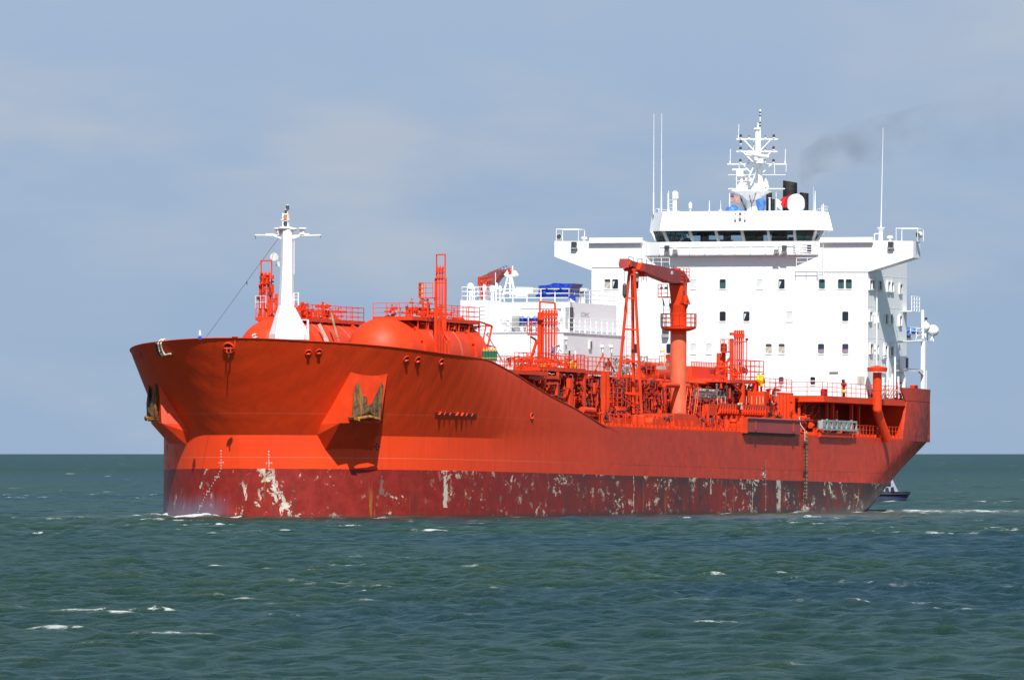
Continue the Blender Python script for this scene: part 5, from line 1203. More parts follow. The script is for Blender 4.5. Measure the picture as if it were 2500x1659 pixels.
    # gas bottles by the break of the forecastle
    for k, (a, m_) in enumerate(((425,'g'),(460,'g'),(500,'g'),(538,'g'),(575,'g'))):
        c = P('B1', a, 1360, y=-9.8); t = P('B1', a, 1235, y=-9.8)
        r_ = .135
        if k == 0:
            an = thing('gas_bottle', '', 'gas bottle', c, 'green gas bottles in the yellow rack')
            mb = MB().mat('green'); h_ = (t-c).length; mb.cyl(c, t, r_, n=12); mb.build('bottle', an, None, c, 40)
            mb = MB().mat('orange'); mb.lathe(t, (0,0,1), [(0,r_),(.12,r_*.75),(.2,.05),(.34,.045),(.36,.02)], 12); mb.build('neck', an, None, c, 40); first = an
        else:
            an = first.copy(); COL.objects.link(an); an.matrix_world = SM @ Matrix.Translation(c)
            for ch in list(first.children): d = ch.copy(); COL.objects.link(d); d.parent = an
        an['label'] = ['leftmost green gas bottle in the yellow rack on deck','second green gas bottle from the left in the yellow rack','middle one of the five green gas bottles with orange necks','second green gas bottle from the right in the yellow rack','rightmost green gas bottle, at the end of the yellow rack'][k]
    mb = MB().mat('yellow'); mb.bar(P('B1',410,1325,y=-10.1), P('B1',590,1325,y=-10.1), .09); part(mb, 'bottle_rack')
    # white bottles further along
    for k in range(8):
        mb = MB().mat('off_white' if k < 3 else 'curtain'); a = [680, 715, 775, 840, 855, 905, 1010, 1045][k]; c = P('B1', a, 1440, y=-6.6); mb.cyl(c, P('B1', a, 1350, y=-6.6), .12 if k < 3 else .08, n=8); mb.mat('steel').cyl(P('B1', a, 1350, y=-6.6), P('B1', a, 1335, y=-6.6), .05); 
        if k in (1,): mb.mat('black').sphere(P('B1', 750, 1350, y=-6.6), .2)
        part(mb, 'pressure_bottle', smooth=40)
    # vent riser banks
    g = lambda a, b, x: P('B1', a, b, x=x)
    x = 52.7; yl, yr = g(1130,900,x).y, g(1365,900,x).y
    mb = MB().mat('red'); mb.bar(g(1140,1440,x), g(1140,740,x), .34); mb.bar(g(1140,740,x), g(1140,605,x), .14); mb.bar(g(1332,740,x), g(1332,620,x), .14); mb.bar(g(1140,608,x), g(1332,626,x), .16); mb.bar(g(1100,1100,x), g(1000,1430,x), .2); mb.bar(g(1020,1050,x), g(1110,1110,x), .15); mb.cyl(g(1155,840,x-.2), g(1155,800,x-.2), .3)
    vm = part(mb, 'vent_mast')
    mb = MB().mat('red'); ya, yb_ = g(1180,900,x).y, g(1362,900,x).y; zt, zb = g(1200,740,x).z, CW
    for i in range(11):
        yy = ya+(yb_-ya)*i/10; xx = x-.1-.08*(i % 2); mb.cyl((xx,yy,zb), (xx,yy,zt), .046, n=6); mb.cyl((xx,yy,zt-.85), (xx,yy,zt-.78), .12, n=8); mb.cyl((xx,yy,zt), (xx,yy,zt+.22), .09, .03, n=8); mb.cyl((xx,yy,zt-.35), (xx,yy,zt-.05), .10, n=8)
    mb.bar((x-.25,ya,zt-.45), (x-.25,yb_,zt-.5), .14); mb.bar((x-.25,ya,zt-.95), (x-.25,yb_,zt-1.0), .10); part(mb, 'riser_pipe', parent=vm, smooth=40)
    mb = MB().mat('red'); z_ = g(1060,1020,x).z; mb.box((x-.5, g(1115,1020,x).y, z_-.1), (x+.6, g(1005,1020,x).y, z_)); mb.rail([(x+.5,g(1005,1020,x).y,z_), (x-.5,g(1005,1020,x).y,z_), (x-.5,g(1115,1020,x).y,z_)], h=1.05, bars=3, r=.036, gap=.5); mb.ladder(g(1050,1330,x), g(1050,1050,x), .42); part(mb, 'access_platform', parent=vm)
    mb = MB(); 
    for k in range(16): a = rng.uniform(1225,1390); b = rng.uniform(1150,1290); c = g(a, b, x-.5); mb.mat(rng.choice(('steel','dark_grey','light_blue','navy'))).cyl(c, c+V((0,rng.uniform(-.3,.3),rng.uniform(-.3,.3))), .035)
    mb.mat('light_blue').tube([g(1300,1180,x-.5), g(1320,1240,x-.5), g(1335,1290,x-.5)], .05); part(mb, 'instrument_tubing', parent=vm)
    g = lambda a, b, x: P('B3', a, b, x=x); x = 103.5
    mb = MB().mat('red'); mb.bar(g(712,760,x), g(712,245,x), .30); mb.bar(g(905,640,x), g(905,240,x), .07); mb.bar(g(860,280,x), g(905,280,x), .1); mb.mat('dark_grey').cbox(g(905,250,x), (.2,.2,.2)); mb.mat('red').cyl(g(725,200,x-.2), g(725,165,x-.2), .28); mb.bar(g(640,560,x), g(700,480,x), .18)
    vm = part(mb, 'vent_mast')
    mb = MB().mat('red'); ya, yb_ = g(755,400,x).y, g(868,400,x).y; zt, zb = g(800,160,x).z, CW-.4
    for i in range(9): yy = ya+(yb_-ya)*i/8; xx = x-.1-.08*(i % 2); mb.cyl((xx,yy,zb), (xx,yy,zt), .045, n=6); mb.cyl((xx,yy,zt), (xx,yy,zt+.2), .09, .03, n=8); mb.cyl((xx,yy,zt-.5), (xx,yy,zt-.1), .095, n=8)
    mb.bar((x-.25,ya,zt-.4), (x-.25,yb_,zt-.4), .16); mb.bar((x-.25,ya,zt-.85), (x-.25,yb_,zt-.85), .1); part(mb, 'riser_pipe', parent=vm, smooth=40)
    mb = MB().mat('red'); z_ = g(640,405,x).z; mb.box((x-.4, g(695,405,x).y, z_-.1), (x+.5, g(592,405,x).y, z_)); mb.rail([(x+.4,g(592,405,x).y,z_),(x-.4,g(592,405,x).y,z_),(x-.4,g(695,405,x).y,z_)], h=1.05, bars=3, r=.034, gap=.5); part(mb, 'access_platform', parent=vm)
    mb = MB().mat('light_blue').tube([g(800,510,x-.4), g(830,560,x-.4), g(850,650,x-.4)], .05); mb.mat('steel').tube([g(790,515,x-.4), g(850,515,x-.4)], .05); part(mb, 'instrument_tubing', parent=vm)
    mb = MB().mat('red'); c, d = g(500,430,x), g(600,430,x); r_ = (g(498,480,x)-g(610,480,x)).length/2; mb.lathe(V((x+.5, (c.y+g(610,430,x).y)/2, 12)), (0,0,1), [(0,r_),(g(550,440,x).z-12,r_),(g(550,425,x).z-12,r_*.9)], 20); part(mb, 'knock_out_drum', smooth=35)
    # heat exchanger block with finned cladding, ridge and silver pipework under it
    y = -6.0; e = lambda a, b: P('B3', a, b, y=y)
    mb = MB().mat('red'); p0, p1 = e(205,590), e(655,770); mb.box((p0.x, y, p1.z), (p1.x, y+.8, p0.z)); mb.prism([V((p0.x,y-.3,p1.z)), V((p0.x,y-.9,e(200,850).z)), V((p0.x,y+1,e(200,850).z)), V((p0.x,y+1,p1.z))], (p1.x-p0.x+1,0,0))
    mb.box((p0.x+.3, y+.3, e(200,900).z), (p1.x+.5, y+2, e(200,850).z)); hx = part(mb, 'vaporiser_box')
    mb = MB().mat('red'); x = p0.x
    while x < p1.x: mb.bar((x, y+.05, p0.z), (x, y+.05, p0.z+.38), .07); mb.bar((x+.2, y-.35, p1.z-.1), (x+.1, y-.6, e(200,800).z), .08); x += .45
    mb.bar((p0.x, y+.05, p0.z+.38), (p1.x, y+.05, p0.z+.38), .05); mb.mat('dark_grey').cbox(e(412,805)-V((0,.9,0)), (.6,.1,.35)); part(mb, 'vaporiser_fin', parent=hx)
    mb = MB(); y = -8.4; e = lambda a, b: P('B3', a, b, y=y)
    for b in (905, 945, 985): mb.mat('steel').cyl(e(250,b), e(705,b+22), .22, n=14)
    x_ = e(450,930).x
    for k in range(26): mb.mat('steel' if k % 3 else 'dark_grey').cyl((e(250,900).x+k*.42, y-.25, e(400,915).z-.5*(k % 2)), (e(250,900).x+k*.42, y-.25, e(400,890).z-.5*(k % 2)), .09, n=6)
    for a, b in ((490,955),(590,960),(575,985)): 
        c = e(a, b)-V((0,.35,0)); mb.mat('steel').tube([c+V((.5*math.cos(t),0,.38*math.sin(t))) for t in np.linspace(0, 5.2, 12)], .12, 8)
    mb.mat('black').box((e(450,1010).x, y, e(450,1065).z), (e(530,1010).x, y+.5, e(450,1000).z)); part(mb, 'insulated_pipe', smooth=40)
    # working platform carrying the second vent bank, with rails
    y = -9.5; e = lambda a, b: P('B3', a, b, y=y)
    mb = MB().mat('red')
    for a0, b0, a1, b1_, w_ in ((660,785,1120,790,.3),(845,790,845,1070,.42),(1003,790,1003,1080,.30),(720,810,845,940,.16),(690,870,690,1000,.15),(1040,800,1040,1080,.2),(1090,800,1090,1080,.16),(930,900,930,1060,.14)): mb.bar(e(a0,b0), e(a1,b1_), w_)
    p0, p1 = e(660,780), e(1120,790); mb.box((p0.x, y, p0.z-.1), (p1.x, y+3.6, p0.z)); plt = part(mb, 'working_platform')
    mb = MB().mat('red'); mb.rail([V((p0.x, y, p0.z)), V((p1.x, y, p0.z)), V((p1.x, y+3.6, p0.z))], h=1.9, bars=4, r=.04, gap=1.25); part(mb, 'platform_railing', parent=plt)
    mb = MB(); clutter(mb, (V((p0.x, y+.1, p0.z-3.2)), V((p1.x, y+2, p0.z-.2))), 110, rng, ('red','red','dull_red','steel','red','black'), vert=.45); clutter(mb, (V((p0.x+1, y+.2, p0.z)), V((p1.x-2, y+2, p0.z+1.3))), 34, rng, ('red','dull_red','red')); part(mb, 'valve_group', parent=plt, smooth=40)
    # row of vertical fender-like ribs (manifold drip tray)
    y = -11.6; e = lambda a, b: P('B3', a, b, y=y)
    mb = MB().mat('red'); p0, p1 = e(425,1075), e(1135,1100); zb = e(430,1215).z; mb.box((e(425,1075).x, y+.1, zb), (e(540,1075).x, y+.4, p0.z)); mb.box((e(540,1075).x, y+.35, zb), (p1.x, y+.5, p0.z)); mb.bar(V((e(535,1060).x,y,p0.z+.05)), V((p1.x,y,p0.z+.05)), .1, .14)
    n = 19; xa, xb = e(560,1080).x, p1.x
    for i in range(n): x = xa+(xb-xa)*i/(n-1); mb.prism([V((x, y+.35, p0.z)), V((x, y-.1, p0.z)), V((x, y-.1, zb+.25)), V((x, y+.35, zb))], (.12,0,0)); mb.mat('dark_grey').cyl((x+.28,y-.12,p0.z-.15), (x+.28,y-.02,p0.z-.15), .09); mb.mat('red')
    for a in (355, 410, 540, 640, 705, 770, 850): mb.bar(e(a,1100 if a < 500 else 1220), e(a,1400), .2)
    tr = part(mb, 'drip_tray')
    mb = MB().mat('curtain')
    for a in (533, 580, 630, 900, 968, 1030, 1072, 1112): mb.cyl(e(a,1075), e(a,975), .03, n=5); mb.cyl(e(a-8,978), e(a+8,978), .02, n=4)
    part(mb, 'tray_stanchion', parent=tr)
    c = e(800, 1065)-V((0,.2,0)); mb = MB().mat('rope'); mb.bar(e(770,1072)-V((0,.2,0)), e(805,1068)-V((0,.2,0)), .14); mb.bar(e(803,1065)-V((0,.2,0)), e(808,1140)-V((0,.2,0)), .18); single(mb, 'rag', 'pale rag hanging over the ribbed red drip tray', 'rag', c)
    # big locker with a hose reel, and the lattice abaft of it
    y = -10.8; e = lambda a, b: P('B3', a, b, y=y)
    p0, p1 = e(1130,915), e(1500,1270); mb = MB().mat('red'); mb.box((p0.x, y, DK), (p1.x, y+3, p0.z)); 
    for a in (1300, 1340, 1385, 1430, 1470): mb.lathe((e(a,1000).x, y, DK), (0,0,1), [(0,.22),(p0.z-DK-.2,.22)], 12)
    lk = part(mb, 'reel_locker', smooth=40)
    mb = MB().mat('red'); c = P('D5', 1012, 845, y=y-.15); mb.lathe(c, (0,-1,0), [(0,.1),(0,.62),(.08,.62),(.08,.1)], 24)
    for k in range(8): t = 2*math.pi*k/8; mb.mat('off_white' if k in (0,2,3,5) else 'red').tube([c+V((.72*math.cos(t+u), -.2, .72*math.sin(t+u))) for u in (0,.2,.4,.6)], .07)
    mb.mat('steel').cyl(c, c-V((0,.25,0)), .12); part(mb, 'hose_reel', parent=lk)
    mb = MB(); clutter(mb, (V((p0.x+.2, y-.5, DK+.2)), V((p0.x+4, y-.1, DK+2.2))), 40, rng, ('red','dull_red','black','red')); mb.mat('black').cyl(P('D5',1130,1040,y=y-.05), P('D5',1130,1040,y=y-.15), .16, n=12); mb.mat('black').box((P('D5',895,1060,y=y).x, y-.03, P('D5',895,1060,y=y).z), (P('D5',965,1060,y=y).x, y-.01, P('D5',895,1010,y=y).z)); part(mb, 'locker_fitting', parent=lk)
    mb = MB().mat('red'); e2 = lambda a, b: P('B3', a, b, y=-11.5)
    for a in (1505, 1575, 1640, 1735, 1815): mb.bar(e2(a,985), e2(a,1285), .2)
    mb.bar(e2(1500,985), e2(1830,1000), .26); mb.bar(e2(1500,1285), e2(1830,1290), .3)
    for a0, b0, a1, b1_ in ((1570,1110,1640,1020),(1655,1260,1735,1160),(1655,1110,1735,1020),(1735,1120,1815,1040),(1740,1260,1815,1150)): mb.bar(e2(a0,b0), e2(a1,b1_), .15)
    lt = part(mb, 'stair_lattice'); mb = MB(); clutter(mb, (V((e2(1500,1000).x,-11,DK+.4)), V((e2(1720,1000).x,-9.5,10.7))), 70, rng, ('dull_red','red','dull_red','dark_grey')); part(mb, 'lattice_pipework', parent=lt)
    # upper rails, red box
    mb = MB().mat('red'); zt = P('B3',1130,905,y=-9).z; xa, xb = P('B3',1130,905,y=-9).x, P('B3',1480,905,y=-9).x
    mb.rail([V((xa,-9,zt)), V((xb,-9,zt))], h=1.1, bars=3, r=.035, gap=1.5); mb.mat('dull_red').sphere(P('D5',1050,700,y=-9), .7, .25, 12); part(mb, 'locker_railing', parent=lk)
    mb = MB().mat('bright_red'); a, b = P('B3',1390,860,y=-5), P('B3',1550,915,y=-5); mb.box((a.x,-5.2,b.z), (b.x,-4.2,a.z)); mb.mat('dull_red').bar(b-V((.2,0,0)), b-V((.2,0,.8)), .15); part(mb, 'red_fire_box')
    # yellow hoses in bundles
    for k, (w, pts, lab) in enumerate((('B1', ((1532,1360,1532,1500),(1548,1360,1548,1500)), 'thicker pair of yellow hose ends hanging at the catwalk rail, left of the thin one'),('B1', ((1594,1380,1594,1500),), 'thin yellow hose end hanging at the catwalk rail, right of the pair'),
                                       ('D5', ((700,340,735,580),(715,335,740,585)), 'left yellow hose loop draped on the platform rail by the white block'),('D5', ((800,340,775,610),(765,350,790,600)), 'right yellow hose loop draped on the platform rail by the white block'))):
        mb = MB().mat('yellow'); yy = -8.4 if w == 'B1' else -9.8; q = lambda a, b: P(w, a, b, y=yy)
        for j, (a0, b0, a1, b1_) in enumerate(pts):
            if w == 'B1': mb.cyl(q(a0,b0), q(a1,b1_), .075, n=8)
            else: mb.tube([q(a0,b0), q(a0-14 if j == 0 else a0, (b0+b1_)/2), q(a1,b1_)], .12, 8)
        mb.mat('bright_red').cyl(q(pts[0][0],pts[0][1]), q(pts[0][0],pts[0][1]-35 if w == 'D5' else pts[0][1]-28), .1)
        c = q(pts[0][2], pts[0][3]); single(mb, 'yellow_hose', lab, 'hose', c, group='yellow hose ends on the rails', smooth=40)
    # steel framed gear standing behind the jib rest
    mb = MB(); y = 0.5; e = lambda a, b: P('B2', a, b, y=y)
    for a in (1280,1300,1345,1390,1440,1500,1560,1600,1650,1690,1725): mb.mat('grey').cyl(e(a,355+rng.uniform(0,60)), e(a,620), .07, n=6)
    for b in (360, 430, 500, 560): mb.bar(e(1280,b), e(1725,b+8), .08)
    clutter(mb, (V((e(1285,500).x,y,e(1285,600).z)), V((e(1720,500).x,y+1.2,e(1285,380).z))), 70, rng, ('grey','red','curtain','dark_grey','red','steel')); part(mb, 'sampling_frame')
    mb = MB().mat('red'); y = -2.8; e = lambda a, b: P('B2', a, b, y=y)
    c0, c1 = e(1860,480), e(2010,480); mb.lathe((c0.x, y+1, e(1860,590).z), (1,0,0), [(0,.5),(.1,1.1),(4.5,1.1),(5,.6)], 18); mb.box((e(1700,610).x, y, e(1700,640).z), (e(2010,600).x, y+2.5, e(1700,595).z)); part(mb, 'hose_drum', smooth=40)
    mb = MB().mat('red'); mb.rail([e(1720,590), e(1880,590)], h=1.3, bars=3, r=.034, gap=1.2); mb.rail([e(1880,590), e(2010,585)], h=1.6, bars=3, r=.034, gap=.7); mb.mat('dark_grey'); clutter(mb, (e(1740,560), e(1860,480)+V((0,1,0))), 24, rng, ('dark_grey','dull_red')); part(mb, 'drum_railing')
    mb = MB().mat('bright_red'); c = P('B2', 2008, 375, x=BX-.3); mb.cyl(c, c-V((.2,0,0)), .3, n=14); part(mb, 'alarm_bell')
    # pipe bending round the crane foot
    mb = MB().mat('red'); mb.tube([P('B2',1940,728,y=-8.6), P('B2',2255,742,y=-8.6)], .2, 10); part(mb, 'crossing_pipe', smooth=40)
    # fender plate outboard of the rail, port side
    y = -14.35; e = lambda a, b: P('B3', a, b, y=y)
    mb = MB().mat('maroon'); p0, p1 = e(915,1245), e(1588,1455); za, zb = p0.z-.1, e(915,1430).z  # shade on the port-facing panel put into its red
    mb.box((p0.x, y, zb), (p1.x, y+.3, za)); mb.cyl((p0.x, y+.02, za+.02), (p1.x, y+.02, za+.02), .12, n=10); fd = part(mb, 'fender_panel', smooth=40)
    mb = MB().mat('red')
    for a in (1018, 1500): q = e(a, 1350 if a < 1100 else 1370); mb.prism([V((q.x-.16,y-.01,q.z-.35)), V((q.x+.16,y-.01,q.z-.35)), V((q.x+.1,y-.01,q.z+.35)), V((q.x,y-.01,q.z+.5)), V((q.x-.12,y-.01,q.z+.3))], (0,-.03,0)); mb.mat('dull_red').box((q.x-.2,y-.12,q.z-.5), (q.x+.2,y,q.z-.40)); mb.mat('red')
    mb.prism([V((p0.x-.5,-14.1,zb-.1)), V((p0.x-.5,-14.1,za+.1)), V((p0.x,y,za+.1)), V((p0.x,y,zb-.1))], (0,.3,0)); part(mb, 'panel_bracket', parent=fd)
    mb = MB().mat('black'); mb.box((p0.x, -14.1, zb-.22), (p1.x-.6, -13.9, zb-.02)); part(mb, 'scupper_slot', parent=fd)
    # thing group: red clutter between the fender panel and the gangway
    mb = MB(); clutter(mb, (V((p1.x+.3,-13.6,DK)), V((102.2,-12.8,DK+1.7))), 70, rng, ('red','red','dull_red'), vert=.6, rmax=.16); part(mb, 'pilot_station', smooth=40)
build_deck()

def build_stern():
    b4 = lambda a, b, y=-13.6: P('B4', a, b, y=y)
    mb = MB().mat('red')
    for a, w_ in ((300,.2),(358,.28),(560,.26),(636,.22),(1020,.32)):
        p = b4(a, 1060, -12.6); mb.bar((p.x,-12.6,DK), (p.x,-12.6,10.98), w_)
    mb.tube([b4(395,1250,-12.4), b4(395,1145,-12.4), b4(410,1145,-12.4), b4(410,1250,-12.4)], .07); mb.box((b4(1000,1100,-12.6).x+1.0,-9,DK),(b4(1000,1100,-12.6).x+1.3,-8.8,10.9)); part(mb, 'poop_post')
    mb = MB().mat('red'); x0, x1 = 104.2, 125.6; mb.rail([V((x0,-13.75,PD)), V((x1,-13.75,PD))], h=1.2, bars=3, r=.03, gap=1.35); mb.rail([V((x0,-13.75,PD)), V((x0,-8,PD))], h=1.2, bars=3, r=.03, gap=1.5); part(mb, 'poop_railing')
    mb = MB().mat('bright_red'); p = b4(480, 1000, -13.2); mb.cyl(p, V((p.x,p.y,b4(480,860,-13.2).z)), .13, n=10); t = b4(480,862,-13.2); mb.cyl(t-V((.5,0,0)), t+V((.5,0,0)), .13); mb.sphere(t, .25); mb.mat('dark_grey').cyl(t+V((-.1,0,.1)), t+V((-.2,0,.42)), .14); mb.mat('yellow').sphere(b4(482,938,-13.3), .16); part(mb, 'fire_monitor', smooth=40)
    mb = MB().mat('bright_red'); p = b4(268, 955, -13.5); mb.cbox(p, (.95,.3,.75)); mb.mat('yellow').bar(p+V((.6,0,-.3)), p+V((.6,0,.3)), .07); part(mb, 'fire_hose_box')
    # goose-neck ventilator
    xg = 118.2; g = lambda a, b: P('B4', a, b, x=xg); r = (g(790,900)-g(880,900)).length/2; yc = (g(790,900).y+g(880,900).y)/2
    z1, z0 = g(835,735).z, g(835,1130).z
    mb = MB().mat('red'); mb.lathe((xg, yc, z0), (0,0,1), [(0,r*1.05),(z1-z0,r)], 22); mb.lathe((xg, yc, g(835,925).z), (0,0,1), [(-.06,r),(-.06,r*1.08),(.06,r*1.08),(.06,r)], 22)
    A_, B_ = V((xg, yc, z0)), g(845,1215); k1 = V((xg+.9, yc+.1, g(840,1215).z)); k2 = V((xg+2.5, yc-.15, DK)); mb.cyl(A_, k1, r*1.05, n=22); mb.cyl(k1, k2, r*1.05, n=22); mb.sphere(k1, r*1.05); mb.sphere(A_, r*1.05); gn = part(mb, 'gooseneck_ventilator', smooth=40)
    rc = (g(735,700)-g(942,700)).length/2; zc0, zc1, zc2 = g(835,725).z, g(835,685).z, g(835,658).z
    mb = MB().mat('red'); mb.lathe((xg, yc, zc0), (0,0,1), [(0,r),(.0,rc*.96),(zc1-zc0,rc),(zc1-zc0+.02,rc*.95),(zc2-zc0,.05)], 26); part(mb, 'ventilator_cap', parent=gn, smooth=30)
    # grey gangway stowed flat along the side
    y = -14.3; e = lambda a, b: P('B4', a, b, y=y)
    p0, p1 = e(250,1245), e(612,1365); zt, zb = e(250,1245).z, e(250,1335).z
    mb = MB().mat('grey'); mb.box((p0.x, y+.3, zb), (p1.x, y+.4, zt)); mb.bar((p0.x,y,zt), (p1.x,y,zt), .16); mb.bar((p0.x,y,zb), (p1.x,y,zb), .16)
    for k in range(8): x = p0.x+(p1.x-p0.x)*k/7; mb.bar((x,y,zb), (x,y,zt+(.15 if k in (1,3,6) else 0)), .14)
    mb.box((p0.x,y,zb),(p0.x+.3,y+.35,zt)); mb.prism([V((x,y,zb)) for x in (p0.x+.4,)]*1+[V((p0.x+.9,y,zb)), V((p0.x+.9,y,zb-.1))], (0,.3,0))
    for k in (.22, .5, .97): x = p0.x+(p1.x-p0.x)*k; mb.bar((x,y,zb), (x-.4,y+.2,zb-.38), .09)
    c = V(((p0.x+p1.x)/2, y, zb)); single(mb, 'gangway', 'grey steel gangway stowed flat along the port side near the stern', 'gangway', c)
    mb = MB(); mb.mat('red').bar((p0.x, -14.05, DK+.35), (p1.x-1, -14.05, DK+.30), .16); mb.cyl((p0.x-.2,-14.1,DK+.12), (p1.x-1.2,-14.1,DK+.12), .14, n=10); mb.mat('black').box((p0.x-.1,-13.98,DK+.0), (p0.x+.4,-13.92,DK+.3)); clutter(mb, (V((p0.x,-13.7,DK)), V((p1.x,-13.2,DK+.8))), 30, random.Random(2), ('red','dull_red')); part(mb, 'gangway_cradle')
    # mooring gear in the recess
    mb = MB(); clutter(mb, (V((106,-13.2,DK)), V((126,-10,DK+1.1))), 90, random.Random(4), ('red','red','dull_red','red','steel'), vert=.7, rmin=.08, rmax=.24, lmax=1.0)
    for x in (115.5, 117, 122.5, 123.6): mb.mat('red').cyl((x,-12.8,DK), (x,-12.8,DK+.9), .3, n=12); mb.cyl((x,-12.8,DK+.9), (x,-12.8,DK+1.0), .36, n=12)
    mb.box((112.8,-13,DK), (116.5,-12.6,DK+1.0)); part(mb, 'mooring_gear', smooth=40)
    # boat platform on white posts
    xt = 131.; yp = -12.6; p = lambda a, b: P('B4', a, b, y=yp)
    zt = p(1200,370).z; zl = p(1200,400).z; x0, x1 = P('B4',1015,380,y=yp).x-0, P('B4',1370,380,y=yp).x
    mb = MB().mat('white'); mb.box((127.6, yp, zl), (x1, yp+3.5, zt)); mb.prism([V((x1,yp,zl)), V((x1+.9,yp,zl+.1)), V((x1+.9,yp,zt)), V((x1,yp,zt))], (0,3.5,0))
    for a, w_, top in ((1325,.36,400),(1350,.22,715)): q = p(a, 900); mb.bar((q.x,yp,PD), (q.x,yp,p(a,top).z), w_)
    q = p(1325,715); mb.bar((127.6,yp,q.z), (q.x,yp,q.z), .2); mb.bar(p(1280,718), p(1325,760), .2); mb.bar((q.x, yp+3, PD), (q.x, yp+3, zl), .3); mb.bar((128.2,yp,PD),(128.2,yp,zl),.24); bp = part(mb, 'boat_platform')
    mb = MB().mat('white'); mb.rail([V((127.7,yp+.0,zt)), V((x1,yp,zt)), V((x1,yp+3.4,zt))], h=p(1200,255).z-zt, bars=3, r=.05, gap=1.7); mb.bar(p(1410,400), p(1425,345), .14); mb.bar(p(1370,395), p(1420,395), .14)
    q = p(1318,70); mb.cyl((q.x,yp,zt), (q.x,yp,q.z), .16, n=8); mb.cyl(p(1355,180), p(1355,240), .05); mb.mat('dark_grey').cyl(p(1355,175), p(1355,150), .12); part(mb, 'platform_mast', parent=bp)
    for a, b, r_, k in ((1345,250,.42,0),(1428,290,.50,1)):
        mb = MB().mat('white'); c = p(a, b); mb.sphere(c, r_*1.1, .95, 18); mb.cyl(c-V((0,0,r_)), c-V((0,0,r_+.5)), .12)
        if k: mb.bar(c+V((.3,0,0)), p(1490,290), .1)
        part(mb, 'radome', parent=bp, smooth=50)
    for a0, a1, lab in ((1120,1222,'left blue-covered boat half on the stern side platform'),(1238,1308,'right blue-covered bundle on the stern side platform')):
        mb = MB().mat('light_blue'); q0, q1 = p(a0,340), p(a1,262); n_ = 7
        mb.prism([V((q0.x,yp+.4,q0.z)), V((q0.x+.1,yp+.5,q1.z-.35)), V((q0.x+.6,yp+.6,q1.z)), V((q1.x-.1,yp+.6,q1.z-.05)), V((q1.x,yp+.5,q0.z))], (0,1.6,0))
        for k in range(4): mb.sphere(V((random.uniform(q0.x+.3,q1.x-.3), yp+.45, random.uniform(q0.z+.3,q1.z-.2))), .3, .7, 8)
        single(mb, 'covered_load', lab, 'covered load', V((q0.x, yp+.5, zt)), group='blue covers on the stern platform', smooth=50)
    mb = MB().mat('dark_grey'); mb.box((p(1150,350).x, yp+.3, zt+.02), (p(1225,350).x, yp+.5, zt+.22)); part(mb, 'cradle_chock', parent=bp)
    mb = MB().mat('red'); c = P('B4', 1225, 890, y=-12.8); mb.cbox(c, (.8,.5,.35)); part(mb, 'stern_roller')
build_stern()

def loose_things():
    # mooring rope hung over the bow
    mb = MB().mat('rope')
    def onrim(pts, off):
        out = []
        for a, b in pts: l, n = hit('A1', a, max(b, 178)); out.append(l+n*off)
        return out
    R1 = onrim(((340,168),(341,185),(344,205),(350,228),(360,252),(375,266),(392,266),(415,260),(438,255)), .12)
    R2 = onrim(((362,165),(363,185),(368,208),(376,230),(386,250),(395,262)), .15)
    R1 = [V((R1[0].x+.2, R1[0].y-.1, R1[0].z+.28))]+R1; R2 = [V((R2[0].x+.2, R2[0].y-.1, R2[0].z+.28))]+R2
    top = [R1[0], R1[0]+V((.3,-.3,.08)), R2[0]]; mb.tube(R1, .07, 8); mb.tube(R2, .07, 8); mb.tube(top, .07, 8)
    l, n = hit('A1', 378, 275); mb.tube([R1[5], l+n*.1], .1)
    rp = single(mb, 'mooring_rope', 'pale rope looped over the shaded bow rim above the left anchor', 'rope', R1[4], smooth=60)
    mb = MB().mat('navy'); pts = []
    for a, b in ((325,175),(330,210),(342,245),(358,275)): l, n = hit('A1', a, b); pts.append(l+n*.08)
    mb.tube(pts, .12, 8); single(mb, 'chafe_sleeve', 'dark blue sleeve hanging beside the pale bow rope', 'rope sleeve', pts[-1], smooth=60)
    # pilot ladder
    q = lambda a, b: P('D3', a, b, y=-14.12)
    base = q(930, 1240); lad = thing('pilot_ladder', 'rope pilot ladder with wooden steps hanging down the port side', 'ladder', base)
    mb = MB().mat('rope'); t = q(925, 230); x0, x1 = t.x-.22, t.x+.22
    for x in (x0, x1): mb.cyl((x,-14.1,t.z+.2), (x,-14.12,base.z), .035, n=5)
    mb.tube([V((x0,-14.1,t.z+.2)), V((x0-.3,-13.8,t.z+.7)), V((x0-.1,-13.6,t.z+1.4))], .05); mb.build('side_ropes', lad, None, base)
    mb = MB().mat('wood'); z = t.z; k = 0
    while z > base.z: mb.mat('wood' if k % 8 not in (3,) else 'black').box((x0-(.04 if k % 8 != 3 else .3), -14.2, z-.07), (x1+(.04 if k % 8 != 3 else .3), -14.06, z+.03)); z -= .31; k += 1
    mb.build('steps', lad, None, base)
    mb = MB().mat('black'); z = t.z-.7; k = 0
    while z > base.z-.4: mb.cyl((x0-.03,-14.16,z), (x0-.05,-14.16,z-.22), .07, n=5); z -= .33
    mb.build('fender_tubes', lad, None, base)
loose_things()

